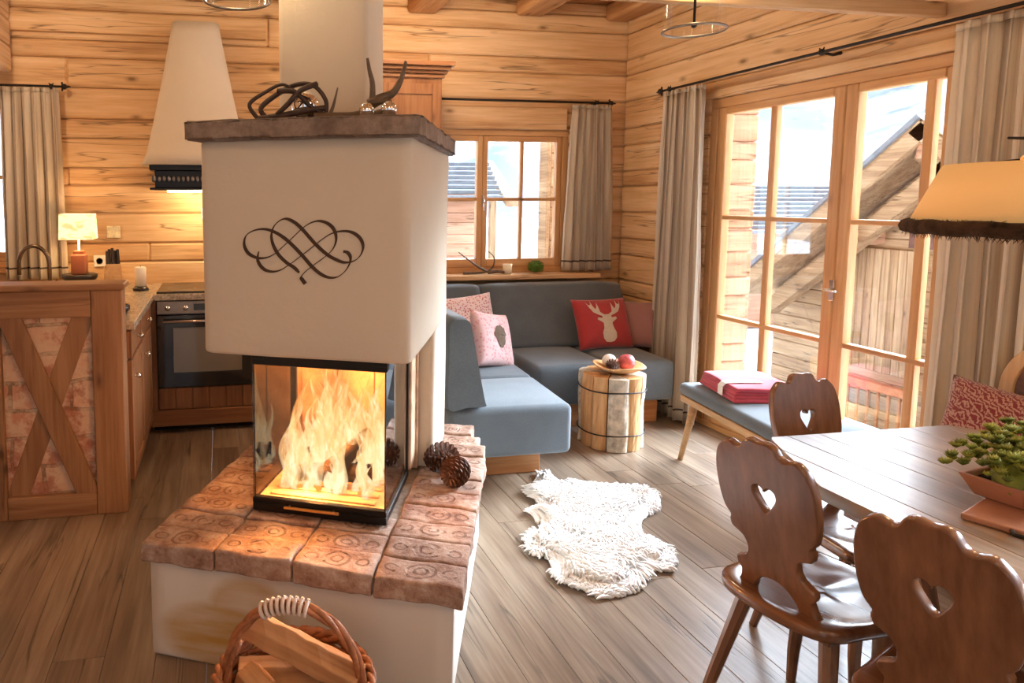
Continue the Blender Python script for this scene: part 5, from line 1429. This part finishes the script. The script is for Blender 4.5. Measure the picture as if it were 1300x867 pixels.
# house behind the back window
n2 = thing('neighbour_chalet', 'wooden chalet with snow-striped roof seen through the small back window', 'house', (2.2, 11.0, 0))
bm = log_wall('Y', -2.6, 2.2, -1.6, 1.62, 0, .2, [(.0, .5, .5, 1.2)], (.2, .16), 23, .012); mesh('log_wall', bm, M['ext_wood_x'], n2)
bm = new()
for k in range(8): box(bm, -2.9, 2.30 + k * .045, -.45 + k * .2, -.22 + k * .2, 1.50 + k * .085, 1.565 + k * .085, .008)
mesh('slate_roof', bm, M['slate'], n2)
bm = new(); t = bmesh.new()
for (a, b, c_, d_) in ((2.42, 1.38, 2.75, 2.12),):
    vs = [t.verts.new(q) for q in ((a + .1, -.5, b), (a + .1, -.5, b + .12), (c_ + .1, 1.4, d_ + .1), (c_ + .1, 1.4, d_), (a - .1, -.5, b), (a - .1, -.5, b + .12), (c_ - .1, 1.4, d_ + .1), (c_ - .1, 1.4, d_))]
    for f in ((0, 1, 2, 3), (7, 6, 5, 4), (0, 4, 5, 1), (1, 5, 6, 2), (2, 6, 7, 3), (3, 7, 4, 0)): t.faces.new([vs[q] for q in f])
merge(bm, t); mesh('verge_board', bm, M['ext_wood'], n2)
bm = new(); box(bm, 1.9, 2.0, -.9, -.8, -1.6, 1.5, .01); mesh('post', bm, M['ext_wood_z'], n2)
bm = new(); box(bm, 1.2, 3.4, -.95, -.2, -1.6, .55, .1, 3); mesh('snow_bank', bm, M['snow'], n2)
# mountains far away
bm = new(); g = []
for i in range(81):
    a = R(-30 + 150 * i / 80); row = []
    for j in range(13):
        t_ = j / 12; d_ = 60 + 60 * t_; x_, y_ = d_ * math.sin(a), d_ * math.cos(a)
        h = t_ * (26 + 16 * mnoise.noise(V((a * 3.1, 0, 2))) + 6 * mnoise.noise(V((a * 11, 0, 5)))) + 3.5 * t_ * mnoise.noise(V((x_ * .08, y_ * .08, 0)))
        row.append(bm.verts.new((x_, y_, -2 + h)))
    g.append(row)
for i in range(80):
    for j in range(12): f = bm.faces.new([g[i][j], g[i + 1][j], g[i + 1][j + 1], g[i][j + 1]]); f.smooth = True
struct('mountain_range', bm, M['mount'])

# ------------------------------------------------------------------ light
w = bpy.data.worlds.new('winter_sky'); S.world = w; w.use_nodes = True; nt = w.node_tree; nt.nodes.clear()
def wn(t_, **k):
    n_ = nt.nodes.new('ShaderNode' + t_)
    for a, b in k.items(): setattr(n_, a, b)
    return n_
o_ = wn('OutputWorld'); b_ = wn('Background'); tc_ = wn('TexCoord'); sx = wn('SeparateXYZ'); rp_ = wn('ValToRGB')
nt.links.new(tc_.outputs['Generated'], sx.inputs[0]); nt.links.new(sx.outputs[2], rp_.inputs[0])
rp_.color_ramp.elements[0].color = (.82, .91, 1, 1); rp_.color_ramp.elements[1].color = (.66, .80, 1, 1)
# bright veiled sun behind thin cloud on the terrace side
dt = wn('VectorMath', operation='DOT_PRODUCT'); nt.links.new(tc_.outputs['Generated'], dt.inputs[0]); dt.inputs[1].default_value = V((.86, .20, .46)).normalized()
mx_ = wn('Math', operation='MAXIMUM'); nt.links.new(dt.outputs['Value'], mx_.inputs[0]); mx_.inputs[1].default_value = 0
pw = wn('Math', operation='POWER'); nt.links.new(mx_.outputs[0], pw.inputs[0]); pw.inputs[1].default_value = 12
ml = wn('Math', operation='MULTIPLY_ADD'); nt.links.new(pw.outputs[0], ml.inputs[0]); ml.inputs[1].default_value = 115.0; ml.inputs[2].default_value = 1.0
nt.links.new(rp_.outputs[0], b_.inputs[0]); nt.links.new(ml.outputs[0], b_.inputs[1]); nt.links.new(b_.outputs[0], o_.inputs[0])
def light(name, typ, loc, energy, color, size=.1, rot=None, **k):
    l = bpy.data.lights.new(name, typ); l.energy = energy; l.color = color
    if typ in ('POINT', 'SPOT'): l.shadow_soft_size = size
    if typ == 'AREA': l.size = size
    for a, v in k.items(): setattr(l, a, v)
    o = bpy.data.objects.new(name, l); COL.objects.link(o); o.location = loc
    if rot: o.rotation_euler = rot
    return o
sun = light('sun', 'SUN', (0, 0, 10), 1.1, (1, .93, .82), rot=V((.45, .55, -.70)).to_track_quat('-Z', 'Y').to_euler()); sun.data.angle = R(4)
light('fire_glow', 'POINT', FW(.50, .50, .66), 52, (1, .42, .12), .09)
light('fire_glow_low', 'POINT', FW(.46, .40, .56), 7, (1, .42, .12), .06)
light('dining_bulb', 'POINT', (LX, LY, LZ + .1), 9, (1, .68, .36), .05)
light('table_lamp_bulb', 'POINT', (-.915, 4.80, 1.31), 8, (1, .68, .34), .04)
light('range_hood_light', 'POINT', (-.135, 4.82, 1.50), 9, (1, .68, .36), .05)
for p in PL: light('lantern_bulb', 'POINT', (p[0], p[1], p[2] + .26), 7, (1, .72, .42), .04)
for p, e_ in (((-1.6, 1.2, 2.75), 7), ((.2, -.6, 2.75), 24), ((1.9, -.3, 2.75), 24), ((-1.3, 3.6, 2.75), 34), ((1.3, 4.0, 2.75), 32)): light('room_fill', 'POINT', p, e_, (1, .76, .50), .12)  # unseen warm fill lights without fittings, added to brighten the room

# ------------------------------------------------------------------ camera
cam = bpy.data.cameras.new('camera'); co_ = bpy.data.objects.new('camera', cam); COL.objects.link(co_)
F_, CX_, CY_ = 880., 436., 337.
phi = math.atan((CY_ - 253) / F_); th = math.atan((CX_ - 278) / F_ * math.cos(phi))
co_.location = (0, 0, 1.5)
co_.rotation_euler = (PI / 2 - phi, 0, -th)
cam.sensor_width = 36; cam.lens = 36 * F_ / 1300
cam.shift_x = (650 - CX_) / 1300; cam.shift_y = -(433.5 - CY_) / 1300
cam.clip_start = .05; cam.clip_end = 400
S.camera = co_
vs = S.view_settings; vs.view_transform = 'Standard'; vs.look = 'None'; vs.exposure = 0.1; vs.gamma = 1; vs.use_curve_mapping = False
